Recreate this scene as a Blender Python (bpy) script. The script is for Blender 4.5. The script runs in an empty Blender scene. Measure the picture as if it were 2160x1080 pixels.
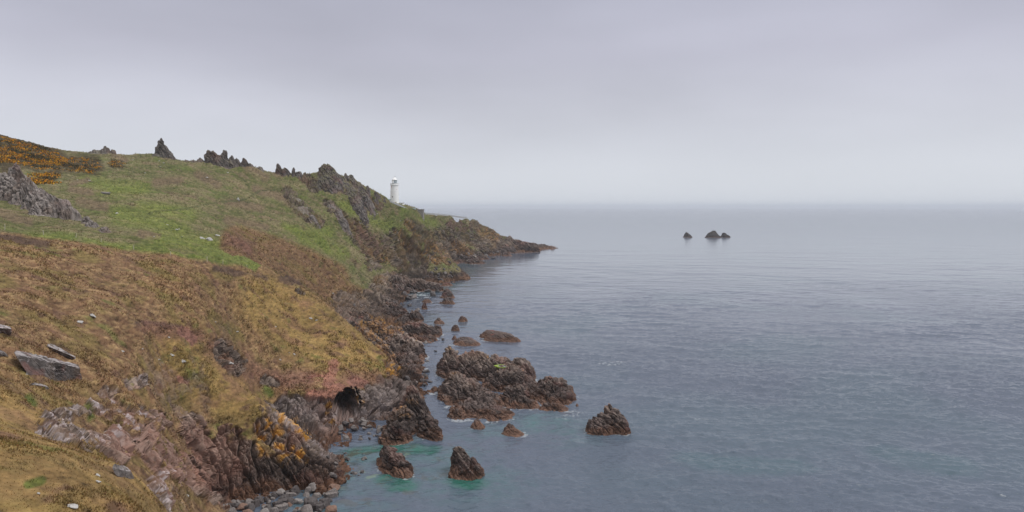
import bpy, bmesh, math, time
import numpy as np
from mathutils import Vector
T0 = time.time()
sc = bpy.context.scene
# ------------------------------------------------------------------ view constants, estimated in image pixels and metres
F = 1542.0          # focal length in photo pixels (2160 wide)
H = 45.0            # eye height above the sea
HZ = 436.0          # pixel row of the horizon
CX = 1080.0
# ------------------------------------------------------------------ camera
cam = bpy.data.cameras.new('camera'); co = bpy.data.objects.new('camera', cam)
sc.collection.objects.link(co); sc.camera = co
cam.sensor_width = 36; cam.lens = 36 * F / 2160
cam.shift_y = -(540 - HZ) / 2160
cam.clip_start = 0.5; cam.clip_end = 90000
co.location = (0, 0, H); co.rotation_euler = (math.radians(90), 0, 0)
# ------------------------------------------------------------------ sky
SUN_EL, SUN_AZ = math.radians(54), math.radians(98)      # azimuth from +Y towards +X
w = bpy.data.worlds.new('World'); sc.world = w; w.use_nodes = True
nt = w.node_tree; nt.nodes.clear()
def N(t, **k):
    n = nt.nodes.new(t)
    for a, b in k.items(): setattr(n, a, b)
    return n
out = N('ShaderNodeOutputWorld'); bg = N('ShaderNodeBackground'); nt.links.new(bg.outputs[0], out.inputs[0])
tc = N('ShaderNodeTexCoord'); sp = N('ShaderNodeSeparateXYZ'); nt.links.new(tc.outputs['Generated'], sp.inputs[0])
ramp = N('ShaderNodeValToRGB'); nt.links.new(sp.outputs[2], ramp.inputs[0])
els = ramp.color_ramp.elements
SKY = [(0.0, (.68, .715, .77)), (.05, (.67, .695, .755)), (.12, (.60, .61, .68)), (.20, (.51, .51, .595)), (.30, (.425, .43, .515)),
       (.42, (.52, .52, .58)), (.62, (.95, .95, .98)), (1.0, (1.3, 1.3, 1.3))]
SKY = [(p_, tuple(v_ * 1.05 for v_ in c_)) for p_, c_ in SKY]
els[0].position = 0; els[0].color = SKY[0][1] + (1,); els[1].position = 1; els[1].color = SKY[-1][1] + (1,)
for p, c in SKY[1:-1]:
    e = els.new(p); e.color = c + (1,)
mp = N('ShaderNodeMapping'); mp.inputs['Scale'].default_value = (1.0, 1.0, 3.4); mp.inputs['Location'].default_value = (3.1, 1.7, 0.3)
nt.links.new(tc.outputs['Generated'], mp.inputs[0])
nz = N('ShaderNodeTexNoise'); nz.inputs['Scale'].default_value = 1.9; nz.inputs['Detail'].default_value = 4; nz.inputs['Roughness'].default_value = .45
nt.links.new(mp.outputs[0], nz.inputs[0])
mr = N('ShaderNodeMapRange'); nt.links.new(nz.outputs[0], mr.inputs[0])
mr.inputs[1].default_value = .3; mr.inputs[2].default_value = .7; mr.inputs[3].default_value = .88; mr.inputs[4].default_value = 1.12
fade = N('ShaderNodeMapRange'); nt.links.new(sp.outputs[2], fade.inputs[0]); fade.inputs[2].default_value = .13
mixn = N('ShaderNodeMix'); nt.links.new(fade.outputs[0], mixn.inputs[0]); mixn.inputs[2].default_value = 1; nt.links.new(mr.outputs[0], mixn.inputs[3])
mul = N('ShaderNodeVectorMath', operation='SCALE'); nt.links.new(ramp.outputs[0], mul.inputs[0]); nt.links.new(mixn.outputs[0], mul.inputs['Scale'])
sky = N('ShaderNodeTexSky', sky_type='NISHITA'); sky.sun_disc = False; sky.sun_elevation = SUN_EL; sky.sun_rotation = SUN_AZ
sk2 = N('ShaderNodeVectorMath', operation='SCALE'); nt.links.new(sky.outputs[0], sk2.inputs[0]); sk2.inputs['Scale'].default_value = .08
mixs = N('ShaderNodeMix', data_type='RGBA'); mixs.inputs[0].default_value = .93      # cloud layer over the blue
nt.links.new(sk2.outputs[0], mixs.inputs[6]); nt.links.new(mul.outputs[0], mixs.inputs[7])
nt.links.new(mixs.outputs[2], bg.inputs[0]); bg.inputs[1].default_value = 1.0
# ------------------------------------------------------------------ sun through cloud
sl = bpy.data.lights.new('sun', 'SUN'); so = bpy.data.objects.new('sun', sl); sc.collection.objects.link(so)
sl.energy = 1.5; sl.angle = math.radians(24); sl.color = (1, .97, .92)
sd = Vector((math.sin(SUN_AZ) * math.cos(SUN_EL), math.cos(SUN_AZ) * math.cos(SUN_EL), math.sin(SUN_EL)))
so.rotation_euler = sd.to_track_quat('Z', 'Y').to_euler()
# ------------------------------------------------------------------ exposure
sc.view_settings.view_transform = 'Standard'; sc.view_settings.look = 'None'
sc.view_settings.exposure = 0.0; sc.view_settings.gamma = 1.0
sc.render.engine = 'CYCLES'; sc.cycles.max_bounces = 4; sc.cycles.volume_bounces = 1

# ------------------------------------------------------------------ numeric helpers
def ss(a, b, x):
    t = np.clip((x - a) / (b - a), 0, 1); return t * t * (3 - 2 * t)
_r = np.random.RandomState(7)
_perm = _r.permutation(256).astype(np.int32); _perm = np.concatenate([_perm, _perm, _perm])
_g = _r.normal(size=(256, 3)).astype(np.float32); _g /= np.linalg.norm(_g, axis=1)[:, None]
from concurrent.futures import ThreadPoolExecutor
_pool = ThreadPoolExecutor(4)
def pn(x, y, z):
    x, y, z = np.broadcast_arrays(np.asarray(x, np.float32), np.asarray(y, np.float32), np.asarray(z, np.float32))
    if x.size < 20000: return _pn(x, y, z)
    sh_ = x.shape; X_ = [np.array_split(q_.reshape(-1), max(4, x.size // 60000)) for q_ in (x, y, z)]
    return np.concatenate(list(_pool.map(_pn, *X_))).reshape(sh_)
def _pn(x, y, z):
    x = np.asarray(x, np.float32); y = np.asarray(y, np.float32); z = np.asarray(z, np.float32)
    x, y, z = np.broadcast_arrays(x, y, z)
    xi = np.floor(x); yi = np.floor(y); zi = np.floor(z)
    fx = x - xi; fy = y - yi; fz = z - zi
    xi = xi.astype(np.int32) & 255; yi = yi.astype(np.int32) & 255; zi = zi.astype(np.int32) & 255
    u = fx * fx * fx * (fx * (fx * 6 - 15) + 10); v = fy * fy * fy * (fy * (fy * 6 - 15) + 10); ww = fz * fz * fz * (fz * (fz * 6 - 15) + 10)
    def c(i, j, k):
        h = _perm[_perm[_perm[xi + i] + yi + j] + zi + k]; g = _g[h]
        return g[..., 0] * (fx - i) + g[..., 1] * (fy - j) + g[..., 2] * (fz - k)
    l = lambda a, b, t: a + (b - a) * t
    return 1.5 * l(l(l(c(0,0,0), c(1,0,0), u), l(c(0,1,0), c(1,1,0), u), v), l(l(c(0,0,1), c(1,0,1), u), l(c(0,1,1), c(1,1,1), u), v), ww)
def fbm(x, y, z, s, o=4, r=.5):
    a = 1.; t = 0.; f = 1. / s; n = 0.
    for i in range(o):
        t = t + a * pn(x * f + 13.7 * i, y * f + 5.1 * i, z * f + 9.3 * i); n += a; a *= r; f *= 2.03
    return t / n
def ridge(x, y, z, s, o=4, r=.55):
    a = 1.; t = 0.; f = 1. / s; n = 0.
    for i in range(o):
        t = t + a * (1 - 2 * np.abs(pn(x * f + 3.7 * i, y * f + 15.1 * i, z * f + 7.3 * i))); n += a; a *= r; f *= 2.1
    return t / n          # about -0.2..1
def mixc(a, b, t):
    return a + (b - a) * t[..., None]

# ------------------------------------------------------------------ the lie of the land
# spots in image pixels with an estimated range: (px, py, range in metres)
PT = []
def line(*p):
    for i in range(len(p) - 1):
        a = np.array(p[i], float); b = np.array(p[i + 1], float)
        d = math.hypot((a[0] - b[0]) / F, math.log(a[2] / b[2])); n = max(1, int(d / .05))
        for k in range(n): PT.append(tuple(a + (b - a) * k / n))
    PT.append(tuple(map(float, p[-1])))
def W(px, Y, z): PT.append((px, HZ + (H - z) * F / Y, Y))
# skyline, each stretch with the ground falling away behind it
def crest(*p, k=((1.05,7),(1.2,34))):
    line(*p)
    for m_, d_ in k:
        q_ = [(a, b + d_, c * m_) for a, b, c in p if m_ < 1.15 or a < 800]
        if q_: line(*q_)
crest((-500,120,330),(-200,225,335),(0,284,340),(60,300,345),(130,317,350),(220,322,360),(262,329,360),(330,324,365),(375,340,370),(425,340,380),(520,349,390),(560,361,400),
     (600,365,410),(650,373,415),(690,362,420),(740,383,430),(790,412,440),(820,422,450),(850,436,465),(880,443,485))
for q_ in [(800,424,480),(832,432,505),(832,434,530),(812,428,500),(846,437,505),(866,444,500),(886,449,508),(832,438,560),(880,452,540)]: PT.append(q_)
crest((895,449,560),(920,452,600),(950,454,640),(985,460,690),(1010,469,705),(1035,482,720),(1060,497,735),(1090,505,755),(1125,516.5,785),(1165,523.5,822), k=((1.03,6),(1.09,30)))
# behind the skyline
for px, py, Y in [(-400,250,520),(0,350,520),(200,365,530),(400,385,560),(600,400,580),(720,425,600),(820,444,600),(-200,330,900),(300,400,900),(600,430,900),(800,446,800),(880,452,760)]: PT.append((px,py,Y))
for px, Y in [(1000,790),(1060,820),(1130,860),(1190,860),(950,900),(1250,900),(1000,1050),(1200,1050)]: W(px,Y,-6)
# left column and the hillside
for c, q in {
 -400: [(1080,20),(800,45),(600,80),(470,125),(420,170),(330,230),(230,290)],
 -200: [(1080,25),(850,50),(690,75),(580,95),(500,128),(430,170),(360,230),(290,290)],
 0: [(1080,30),(905,45),(800,60),(690,80),(600,100),(530,120),(490,138),(440,180),(400,215),(350,265),(310,310)],
 150: [(1080,32),(955,46),(905,66),(835,78),(760,86),(690,98),(600,117),(540,133),(512,143),(460,185),(420,225),(370,290),(335,335)],
 300: [(1085,36),(1020,47),(1050,58),(985,72),(900,82),(800,94),(700,108),(600,130),(550,148),(537,153),(480,190),(430,240),(380,300)],
 450: [(1080,104),(1040,110),(975,113),(905,116),(865,119),(800,124),(700,135),(640,145),(600,155),(563,165),(520,200),(480,235),(430,290),(380,345)],
 520: [(1060,111),(1000,115),(930,118),(870,121),(610,172),(572,180),(545,205),(512,240),(470,285),(420,335),(375,375)],
 600: [(1062,111),(1040,115),(960,118.5),(905,141),(835,147),(780,156),(700,170),(640,185)],
 650: [(900,141),(835,149),(790,158),(700,178),(640,189)],
 700: [(1012,118),(935,138),(890,148),(830,151),(760,166),(700,180)],
 750: [(900,148),(885,151),(830,155),(790,165),(740,179)],
 800: [(890,154),(830,159),(780,172)],
 835: [(860,162),(820,168)],
 }.items():
    for py, Y in q: PT.append((c, py, Y))
# valley behind the big spur and the slope beyond it
for c, q in {
 540: [(575,222),(540,240)],
 600: [(605,228),(572,250),(535,272),(500,295),(460,330),(420,370),(385,400)],
 650: [(640,228),(602,258),(560,276),(520,297),(480,322),(440,357),(400,395)],
 700: [(690,230),(645,262),(605,282),(560,302),(510,333),(460,372),(405,405)],
 750: [(735,222),(665,270),(615,310),(565,346),(505,378),(455,402),(415,420)],
 800: [(765,205),(695,265),(655,300),(615,340),(575,385),(555,402),(500,416),(455,432)],
 850: [(790,196),(745,224),(690,268),(640,338),(622,375),(568,425),(525,446),(482,452),(450,463)],
 900: [(572,512),(552,504),(520,508),(482,517),(458,535)],
 950: [(553,600),(533,592),(500,602),(470,622)],
 1000: [(540,655),(525,662),(500,675),(477,692)],
 1050: [(530,708),(513,715),(498,728)],
 1100: [(523,760),(512,765)],
 }.items():
    for py, Y in q: PT.append((c, py, Y))
# crests and hollows
line((400,742,121),(460,782,127),(540,838,125),(600,884,123),(650,925,121.5),(690,985,120))
for q_ in [(500,740,146),(500,680,156)]: PT.append(q_)
line((500,803,134),(560,846,139),(620,912,139),(690,955,134))
line((480,500,205),(540,560,195),(597,582,198),(650,616,195),(700,652,192),(750,692,189),(800,740,185),(830,775,180),(842,810,175))
line((330,1080,41),(325,1040,45),(290,1003,47),(180,962,46.5),(100,935,46))
line((430,1200,50),(360,1120,55),(330,1060,64),(400,1040,85))
for px, Y, z in [(500,50,17),(700,50,4),(900,40,0),(1150,20,18),(1080,8,38.5),(700,10,38),(300,10,38.5),(-300,10,40),(1400,15,22),(700,25,26),(400,25,29),(0,18,36),(300,18,34),(700,16,32.5),(620,90,-2),(520,80,3),(800,75,-4),(1000,60,-4),
   (700,108,-1.5),(745,113,-2),(800,120,-3),(760,126,-1.5),(770,137,-1),(830,145,-2),(905,152,-2),(950,165,-4),(935,190,-2),(930,225,-2),(950,262,-3),(930,300,-3),(880,330,-1.5),(885,362,-1.5),(960,380,-3),
   (985,430,-3),(975,490,-3),(935,520,-2),(945,560,-2),(985,590,-4),(1060,640,-4),(1120,690,-4),(1190,760,-4),(1240,830,-5),
   (1300,110,-6),(1300,200,-8),(1100,250,-7),(1100,400,-7),(1300,600,-8),(1100,150,-6),(860,120,-4)]: W(px,Y,z)
PT = np.array(PT)
key = np.round(PT[:, [0]] / 6).astype(int), np.round(np.log(PT[:, [2]]) * 90).astype(int)
_, ix = np.unique(np.hstack(key), axis=0, return_index=True); PT = PT[ix]
cu = (PT[:, 0] - CX) / F; cv = np.log(PT[:, 2]); ce = (HZ - PT[:, 1]) / F
KP = 1.25
D = np.hypot(cu[:, None] - cu, cv[:, None] - cv) ** KP
n = len(cu); A = np.zeros((n + 3, n + 3)); A[:n, :n] = D - np.eye(n) * 2e-4
Pm = np.stack([np.ones(n), cu, cv], 1); A[:n, n:] = Pm; A[n:, :n] = Pm.T
sol = np.linalg.solve(A, np.concatenate([ce, np.zeros(3)]))
U0, U1, V0, V1 = (-520 - CX) / F, (1480 - CX) / F, math.log(6), math.log(1150)
NU, NV = 720, 900
gu = np.linspace(U0, U1, NU); gv = np.linspace(V0, V1, NV)
TAB = np.zeros((NU, NV), np.float32)
su = sol[:n].astype(np.float32)
for i in range(NU):
    d = ((gv[:, None].astype(np.float32) - cv.astype(np.float32)) ** 2 + np.float32(1) * (gu[i] - cu.astype(np.float32)) ** 2) ** np.float32(KP / 2)
    TAB[i] = d @ su + sol[n] + sol[n + 1] * gu[i] + sol[n + 2] * gv
def Tz(x, y):
    """height of the bare land at a world x, y"""
    y = np.maximum(y, 6.5); a = (x / y - U0) / (U1 - U0) * (NU - 1); b = (np.log(y) - V0) / (V1 - V0) * (NV - 1)
    a = np.clip(a, 0, NU - 1.001); b = np.clip(b, 0, NV - 1.001); i = a.astype(int); j = b.astype(int); fa = a - i; fb = b - j
    e = TAB[i, j] * (1 - fa) * (1 - fb) + TAB[i + 1, j] * fa * (1 - fb) + TAB[i, j + 1] * (1 - fa) * fb + TAB[i + 1, j + 1] * fa * fb
    return H + e * y
def gp(px, py, lo=20, hi=1100):
    """first ground point met by a sight line"""
    Y = np.exp(np.linspace(math.log(lo), math.log(hi), 2500)); u = (px - CX) / F
    e = (np.maximum(Tz(u * Y, Y), 0) - H) / Y; h = np.nonzero(e >= (HZ - py) / F)[0]
    Yh = Y[h[0]] if len(h) else hi
    return np.array([u * Yh, Yh, max(float(Tz(np.array(u * Yh), np.array(Yh))), 0)])
print('land table', n, round(time.time() - T0, 1))

# ------------------------------------------------------------------ mesh builders
def link(o, parent=None):
    sc.collection.objects.link(o)
    if parent: o.parent = parent
    return o
def tag(o, label=None, cat=None, group=None, kind=None):
    if label: o['label'] = label
    if cat: o['category'] = cat
    if group: o['group'] = group
    if kind: o['kind'] = kind
    return o
def grid_mesh(name, X, Y, Z, col, mat, keep, attrs=None, parent=None, origin=None, flat_at=None):
    """rows x columns of points -> one mesh object with a colour attribute"""
    nu, nv = X.shape
    idx = np.arange(nu * nv).reshape(nu, nv)
    q = np.stack([idx[:-1, :-1], idx[1:, :-1], idx[1:, 1:], idx[:-1, 1:]], -1).reshape(-1, 4)
    kf = keep.reshape(-1)[q].any(1); q = q[kf]
    used = np.zeros(nu * nv, bool); used[q.ravel()] = True
    mapi = np.cumsum(used) - 1; qraw = q; q = mapi[q]
    P = np.stack([X, Y, Z], -1).reshape(-1, 3)[used]
    if origin is None: origin = np.zeros(3)
    P = P - origin
    me = bpy.data.meshes.new(name); me.vertices.add(len(P)); me.vertices.foreach_set('co', P.astype(np.float32).ravel())
    me.loops.add(len(q) * 4); me.loops.foreach_set('vertex_index', q.astype(np.int32).ravel())
    me.polygons.add(len(q)); me.polygons.foreach_set('loop_start', np.arange(0, len(q) * 4, 4, dtype=np.int32))
    fl = np.ones(len(q), bool) if flat_at is None else flat_at.reshape(-1)[qraw].max(1) < .5
    me.polygons.foreach_set('use_smooth', fl); me.update(calc_edges=True)
    if col is not None:
        a = me.color_attributes.new('tint', 'FLOAT_COLOR', 'POINT')
        c = np.ones((len(P), 4), np.float32); c[:, :3] = col.reshape(-1, 3)[used]; a.data.foreach_set('color', c.ravel())
    for k, v in (attrs or {}).items():
        a = me.attributes.new(k, 'FLOAT', 'POINT'); a.data.foreach_set('value', v.reshape(-1)[used].astype(np.float32))
    me.materials.append(mat); o = bpy.data.objects.new(name, me); o.location = origin
    return link(o, parent)
def grid_normals(X, Y, Z):
    P = np.stack([X, Y, Z], -1); a = np.gradient(P, axis=0); b = np.gradient(P, axis=1)
    nn = np.cross(a, b); nn /= np.linalg.norm(nn, axis=-1)[..., None] + 1e-9
    return nn
def blur(a, k, ax):
    ker = np.ones(2 * k + 1) / (2 * k + 1)
    p = [(0, 0), (0, 0)]; p[ax] = (k, k); ap = np.pad(a, p, mode='edge'); c = np.cumsum(ap, ax)
    c = np.concatenate([np.zeros_like(np.take(c, [0], ax)), c], ax); m = a.shape[ax]
    return (np.take(c, range(2 * k + 1, 2 * k + 1 + m), ax) - np.take(c, range(0, m), ax)) / (2 * k + 1)
def adapt(hf, us, y0, y1, nrow, fine=1200, flat=.35, zmin=-1.0, bk=6):
    """rows of each column are spaced evenly over the slope, so that steep faces keep their detail"""
    v = np.linspace(math.log(y0), math.log(y1), fine); Yf = np.exp(v)[None, :].repeat(len(us), 0); Xf = us[:, None] * Yf
    z = hf(Xf, Yf); e = (np.maximum(z, zmin) - H) / Yf; vis = e >= np.maximum.accumulate(e, 1) - .002
    de = np.abs(np.gradient(e, axis=1)) * np.where(vis, 1, .3)
    wgt = blur(blur(de, bk, 0), 3, 1); wgt = wgt / (wgt.mean(1)[:, None] + 1e-9) * (1 - flat) + flat
    wgt = wgt * np.where(z < zmin, .12, 1); wgt = blur(blur(wgt, bk, 0), 3, 1)
    cw = np.cumsum(wgt, 1); cw = (cw - cw[:, :1]) / (cw[:, -1:] - cw[:, :1]); t = np.linspace(0, 1, nrow)
    V = np.stack([np.interp(t, cw[i], v) for i in range(len(us))]); Yo = np.exp(V); return us[:, None] * Yo, Yo

# ------------------------------------------------------------------ materials
def attr_mat(name, rough=.9, bump=None, detail=.25, spec=.25, scale=2.0):
    """surface colour from the mesh's own tint, broken up by fine procedural noise and bump"""
    m = bpy.data.materials.new(name); m.use_nodes = True; t = m.node_tree; b = t.nodes['Principled BSDF']
    a = t.nodes.new('ShaderNodeAttribute'); a.attribute_name = 'tint'
    g = t.nodes.new('ShaderNodeNewGeometry')
    n1 = t.nodes.new('ShaderNodeTexNoise'); n1.inputs['Scale'].default_value = scale; n1.inputs['Detail'].default_value = 6; n1.inputs['Roughness'].default_value = .7
    t.links.new(g.outputs['Position'], n1.inputs['Vector'])
    r = t.nodes.new('ShaderNodeMapRange'); r.inputs[1].default_value = .3; r.inputs[2].default_value = .7; r.inputs[3].default_value = 1 - detail; r.inputs[4].default_value = 1 + detail
    t.links.new(n1.outputs[0], r.inputs[0])
    s = t.nodes.new('ShaderNodeVectorMath'); s.operation = 'SCALE'; t.links.new(a.outputs['Color'], s.inputs[0]); t.links.new(r.outputs[0], s.inputs['Scale'])
    t.links.new(s.outputs[0], b.inputs['Base Color'])
    b.inputs['Roughness'].default_value = rough; b.inputs['Specular IOR Level'].default_value = spec
    if bump:
        bn = t.nodes.new('ShaderNodeBump'); bn.inputs['Strength'].default_value = bump[0]; bn.inputs['Distance'].default_value = bump[1]
        t.links.new(n1.outputs[0], bn.inputs['Height']); t.links.new(bn.outputs[0], b.inputs['Normal'])
    return m
def flat_mat(name, c, rough=.7, var=.12, scale=3, metal=0, spec=.4):
    m = bpy.data.materials.new(name); m.use_nodes = True; t = m.node_tree; b = t.nodes['Principled BSDF']
    n1 = t.nodes.new('ShaderNodeTexNoise'); n1.inputs['Scale'].default_value = scale; n1.inputs['Detail'].default_value = 5
    tcn = t.nodes.new('ShaderNodeTexCoord'); t.links.new(tcn.outputs['Object'], n1.inputs[0])
    r = t.nodes.new('ShaderNodeMapRange'); r.inputs[1].default_value = .3; r.inputs[2].default_value = .7; r.inputs[3].default_value = 1 - var; r.inputs[4].default_value = 1 + var
    t.links.new(n1.outputs[0], r.inputs[0])
    s = t.nodes.new('ShaderNodeVectorMath'); s.operation = 'SCALE'; s.inputs[0].default_value = c; t.links.new(r.outputs[0], s.inputs['Scale'])
    t.links.new(s.outputs[0], b.inputs['Base Color']); b.inputs['Roughness'].default_value = rough; b.inputs['Metallic'].default_value = metal
    b.inputs['Specular IOR Level'].default_value = spec
    return m
M_land = attr_mat('turf_bracken_and_rock', .95, (.5, .25), .2, .12, 1.6)
M_rock = attr_mat('bedded_rock', .8, (.7, .22), .3, .3, 2.2)

# ------------------------------------------------------------------ rock relief and rock colour
NS = np.array([.80, .28, .54]); NS /= np.linalg.norm(NS)          # normal of the beds
T1 = np.cross(NS, (0, 1, 0)); T1 /= np.linalg.norm(T1); T2 = np.cross(NS, T1)
def beds(X, Y, Z, th=1.0, o=4):
    s = X * NS[0] + Y * NS[1] + Z * NS[2]; a = X * T1[0] + Y * T1[1] + Z * T1[2]; b = X * T2[0] + Y * T2[1] + Z * T2[2]
    wob = fbm(X, Y, Z, 9 * th, 2) * 2.2 * th
    return ridge((s + wob) * 1.0, a * .2, b * .3, 2.6 * th, o, .55)
def hsh(i, j=0):
    v = np.sin(i * 12.9898 + j * 78.233) * 43758.5453
    return v - np.floor(v)
def blocks(X, Y, Z, w):
    """beds split by joints: every block stands out by its own amount, with a crack round it"""
    s = X * NS[0] + Y * NS[1] + Z * NS[2]; a = X * T1[0] + Y * T1[1] + Z * T1[2]; b = X * T2[0] + Y * T2[1] + Z * T2[2]
    s = s + fbm(X, Y, Z, 7 * w, 3) * 2.6 * w + fbm(X, Y, Z, 1.5 * w, 2) * .3 * w
    t = s / w; i = np.floor(t); f = t - i
    u = a / (w * 6.0) + hsh(i, 3) * 9 + fbm(X, Y, Z, 3 * w, 2) * .8; j = np.floor(u); g = u - j
    q = b / (w * 2.6) + hsh(i, 5) * 7 + fbm(X, Y, Z + 50, 3 * w, 2) * .8; k = np.floor(q); e = q - k
    h = hsh(i + 17 * j, k) * .75 + hsh(i, 9) * .25
    h = h + (f - .5) * .55
    edge = np.minimum(np.minimum(f, 1 - f), np.minimum(np.minimum(g, 1 - g) * 6.0, np.minimum(e, 1 - e) * 2.6))
    return h - .5 - .8 * (1 - ss(0, .17, edge))
C_ = lambda *a: np.array(a, np.float32)
def rock_col(X, Y, Z, Nm, th=1.0, lichen=.0, guano=.0, red=0., light=0., tide=None, turf=0.):
    b = beds(X, Y, Z, th * .6, 4); f = fbm(X, Y, Z, 2.2 * th, 4, .6); g = fbm(X, Y, Z + 40, 6 * th, 3)
    bl = blocks(X, Y, Z, .9 * th); mo = fbm(X, Y, Z + 90, .45 * th, 3, .7)  # bl: weathered joints, with crevice shade put into the colour of the cracks
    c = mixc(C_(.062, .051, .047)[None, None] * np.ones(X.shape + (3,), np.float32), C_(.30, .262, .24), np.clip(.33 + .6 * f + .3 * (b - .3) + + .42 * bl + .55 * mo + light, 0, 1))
    c = mixc(c, C_(.13, .085, .06), ss(.0, .4, g) * .55)
    c = mixc(c, C_(.23, .105, .085), ss(.05, .35, fbm(X, Y, Z - 70, 5 * th, 3)) * max(.25 + red * .75, 0))
    if tide is not None:
        zz = Z + 1.2 * fbm(X, Y, Z, 3 * th, 2)
        k = 1 - ss(tide * 1.5, tide * 2.9, zz); c = mixc(c, c * C_(.50, .47, .5), k * .85)        # black band
        k = 1 - ss(tide * .5, tide * .95, zz); c = mixc(c, C_(.13, .078, .055) * (1 + 1.0 * f + .9 * mo + .3 * bl)[..., None], k * .8)   # weed band
    up = Nm[..., 2]
    L = ss(.12, .32, fbm(X, Y, Z + 11, 2.6 * th, 4, .6) - .25 + lichen * .5) * ss(-.1, .5, up)
    if tide is not None: L = L * ss(tide * 1.6, tide * 2.6, Z)
    c = mixc(c, C_(.36, .19, .04), L * (.75 if lichen > 0 else .12) * np.clip(.6 + f + 1.5 * mo, 0, 1))
    if guano > 0:
        c = mixc(c, C_(.55, .54, .5), ss(.2, .4, fbm(X, Y, Z + 31, 1.6 * th, 3) + guano - .5) * ss(.3, .8, up) * .8)
    if turf > 0:
        c = mixc(c, C_(.12, .115, .045), ss(.55, .8, up + .3 * f) * turf)
    return c

# ------------------------------------------------------------------ land cover strokes: kind, radius(px), points (px,py)
def stroke_mask(Ua, Ea, Va, pts, r, soft=.45, gate=.17, warp=0.):
    """closeness in image pixels to a drawn stroke, kept to a band of range"""
    m = np.zeros(Ua.shape, np.float32)
    G = [gp(*p) for p in pts]
    if len(pts) == 1: G = G * 2; pts = list(pts) * 2
    for i in range(len(pts) - 1):
        a = np.array(pts[i], float); b = np.array(pts[i + 1], float); d = b - a; L = (d ** 2).sum() + 1e-6
        t = np.clip(((Ua - a[0]) * d[0] + (Ea - a[1]) * d[1]) / L, 0, 1)
        dist = np.hypot(Ua - a[0] - t * d[0], Ea - a[1] - t * d[1]) + warp
        v = math.log(G[i][1]) * (1 - t) + math.log(G[i + 1][1]) * t
        m = np.maximum(m, (1 - ss(r * (1 - soft), r * (1 + soft), dist)) * (np.abs(Va - v) < gate))
    return m

# ------------------------------------------------------------------ LAND
us = (np.concatenate([np.linspace(-500, -30, 60, endpoint=False), np.linspace(-30, 1215, 930), np.linspace(1225, 1460, 12)]) - CX) / F
X, Y = adapt(Tz, us, 9, 1100, 1050, fine=1500, flat=.22, bk=8)
Z = Tz(X, Y)
Nb = grid_normals(X, Y, Z); Nb[Nb[..., 2] < 0] *= -1
slope = 1 - Nb[..., 2]
PX = X / Y * F + CX; PY = HZ - (Z - H) / Y * F; LV = np.log(Y)
sc_m = np.clip(Y / 150, .35, 3)                       # features read at a size that grows with range
nA = fbm(X, Y, Z, 14, 3); nB = fbm(X, Y, Z, 4, 4, .6); nC = fbm(X, Y, Z, 1.2, 4, .65)
wpx = nA * 10 + nB * 9 + nC * 5
rock_strokes = [
 (15, [(95,885),(180,865),(240,850)]), (14, [(220,830),(300,805)]), (20, [(100,910),(180,930),(250,960)]), (24, [(250,870),(330,890)]), (26, [(250,920),(330,940)]), (22, [(345,1065),(330,1030)]),
 (30, [(400,900),(440,960),(520,1010)]), (34, [(480,930),(560,1000),(640,1040)]), (32, [(570,900),(640,960),(680,1010)]), (22, [(610,910),(660,940),(685,980)]),
 (34, [(330,960),(400,1000),(470,1030)]), (14, [(560,860),(600,885)]),
 (30, [(610,860),(680,870)]), (30, [(660,900),(730,950)]), (30, [(700,880),(780,870),(830,850)]), (30, [(740,910),(790,890)]), (22, [(800,850),(840,800)]), (16, [(836,800),(828,770)]),
 (20, [(470,740),(500,770)]), (11, [(560,800),(580,810)]),
 (14, [(715,645),(760,690)]), (5, [(628,612),(640,622)]), (24, [(720,640),(800,640),(860,650)]), (22, [(760,680),(850,700)]), (20, [(800,600),(860,590)]),
 (12, [(605,405),(625,430),(650,455),(672,470)]), (10, [(690,430),(720,455),(740,480)]), (20, [(750,480),(775,520)]), (14, [(780,560),(790,530)]),
 (22, [(810,520),(850,550),(880,560)]), (20, [(840,500),(870,530)]), (14, [(870,480),(900,500),(930,540)]), (16, [(900,540),(960,550)]), (20, [(940,520),(980,540)]), (18, [(960,480),(1010,510)]),
 (20, [(1000,500),(1060,520)]), (14, [(960,462),(1010,478),(1050,498)]), (14, [(1060,515),(1170,520)]),
 (14, [(700,380),(740,400),(770,425)]), (9, [(670,362),(700,390)]), (9, [(760,410),(800,435)]), (14, [(440,330),(500,345)]), (12, [(590,362),(640,372),(665,395)]),
 (9, [(860,470),(890,500)]), (12, [(340,318),(365,330)]),
]
rk = np.zeros(X.shape, np.float32)
for r, pts in rock_strokes: rk = np.maximum(rk, stroke_mask(PX, PY, LV, pts, r, .35, .2, wpx * np.clip(r / 26, .4, 1)))
low = 1 - ss(3.5, 6.5, Z + nB * 2.5 + nA * 3)
steep = ss(.30, .52, slope + nB * .09 + .04 * nA) * (1 - ss(20, 30, Z) * .4) * ss(3.2, 7, LV * 0 + 8)
rk = np.maximum(rk, low); rk = np.maximum(rk, steep * np.where(PX > 690, 1.0 * (1 - .7 * ss(20, 36, Z)), .35))
# break the outcrops up with turf
rk = np.clip(rk - ss(-.05, .3, fbm(X, Y, Z + 70, 1.5, 4, .6)) * .7 * (1 - ss(88, 104, Y)), 0, 1)
rk = np.clip(rk * 1.25 - ss(-.02, .35, fbm(X, Y, Z, 3.2, 4, .6)) * .9 * ss(5, 9, Z), 0, 1)
rk = ss(.25, .7, rk)
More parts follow.
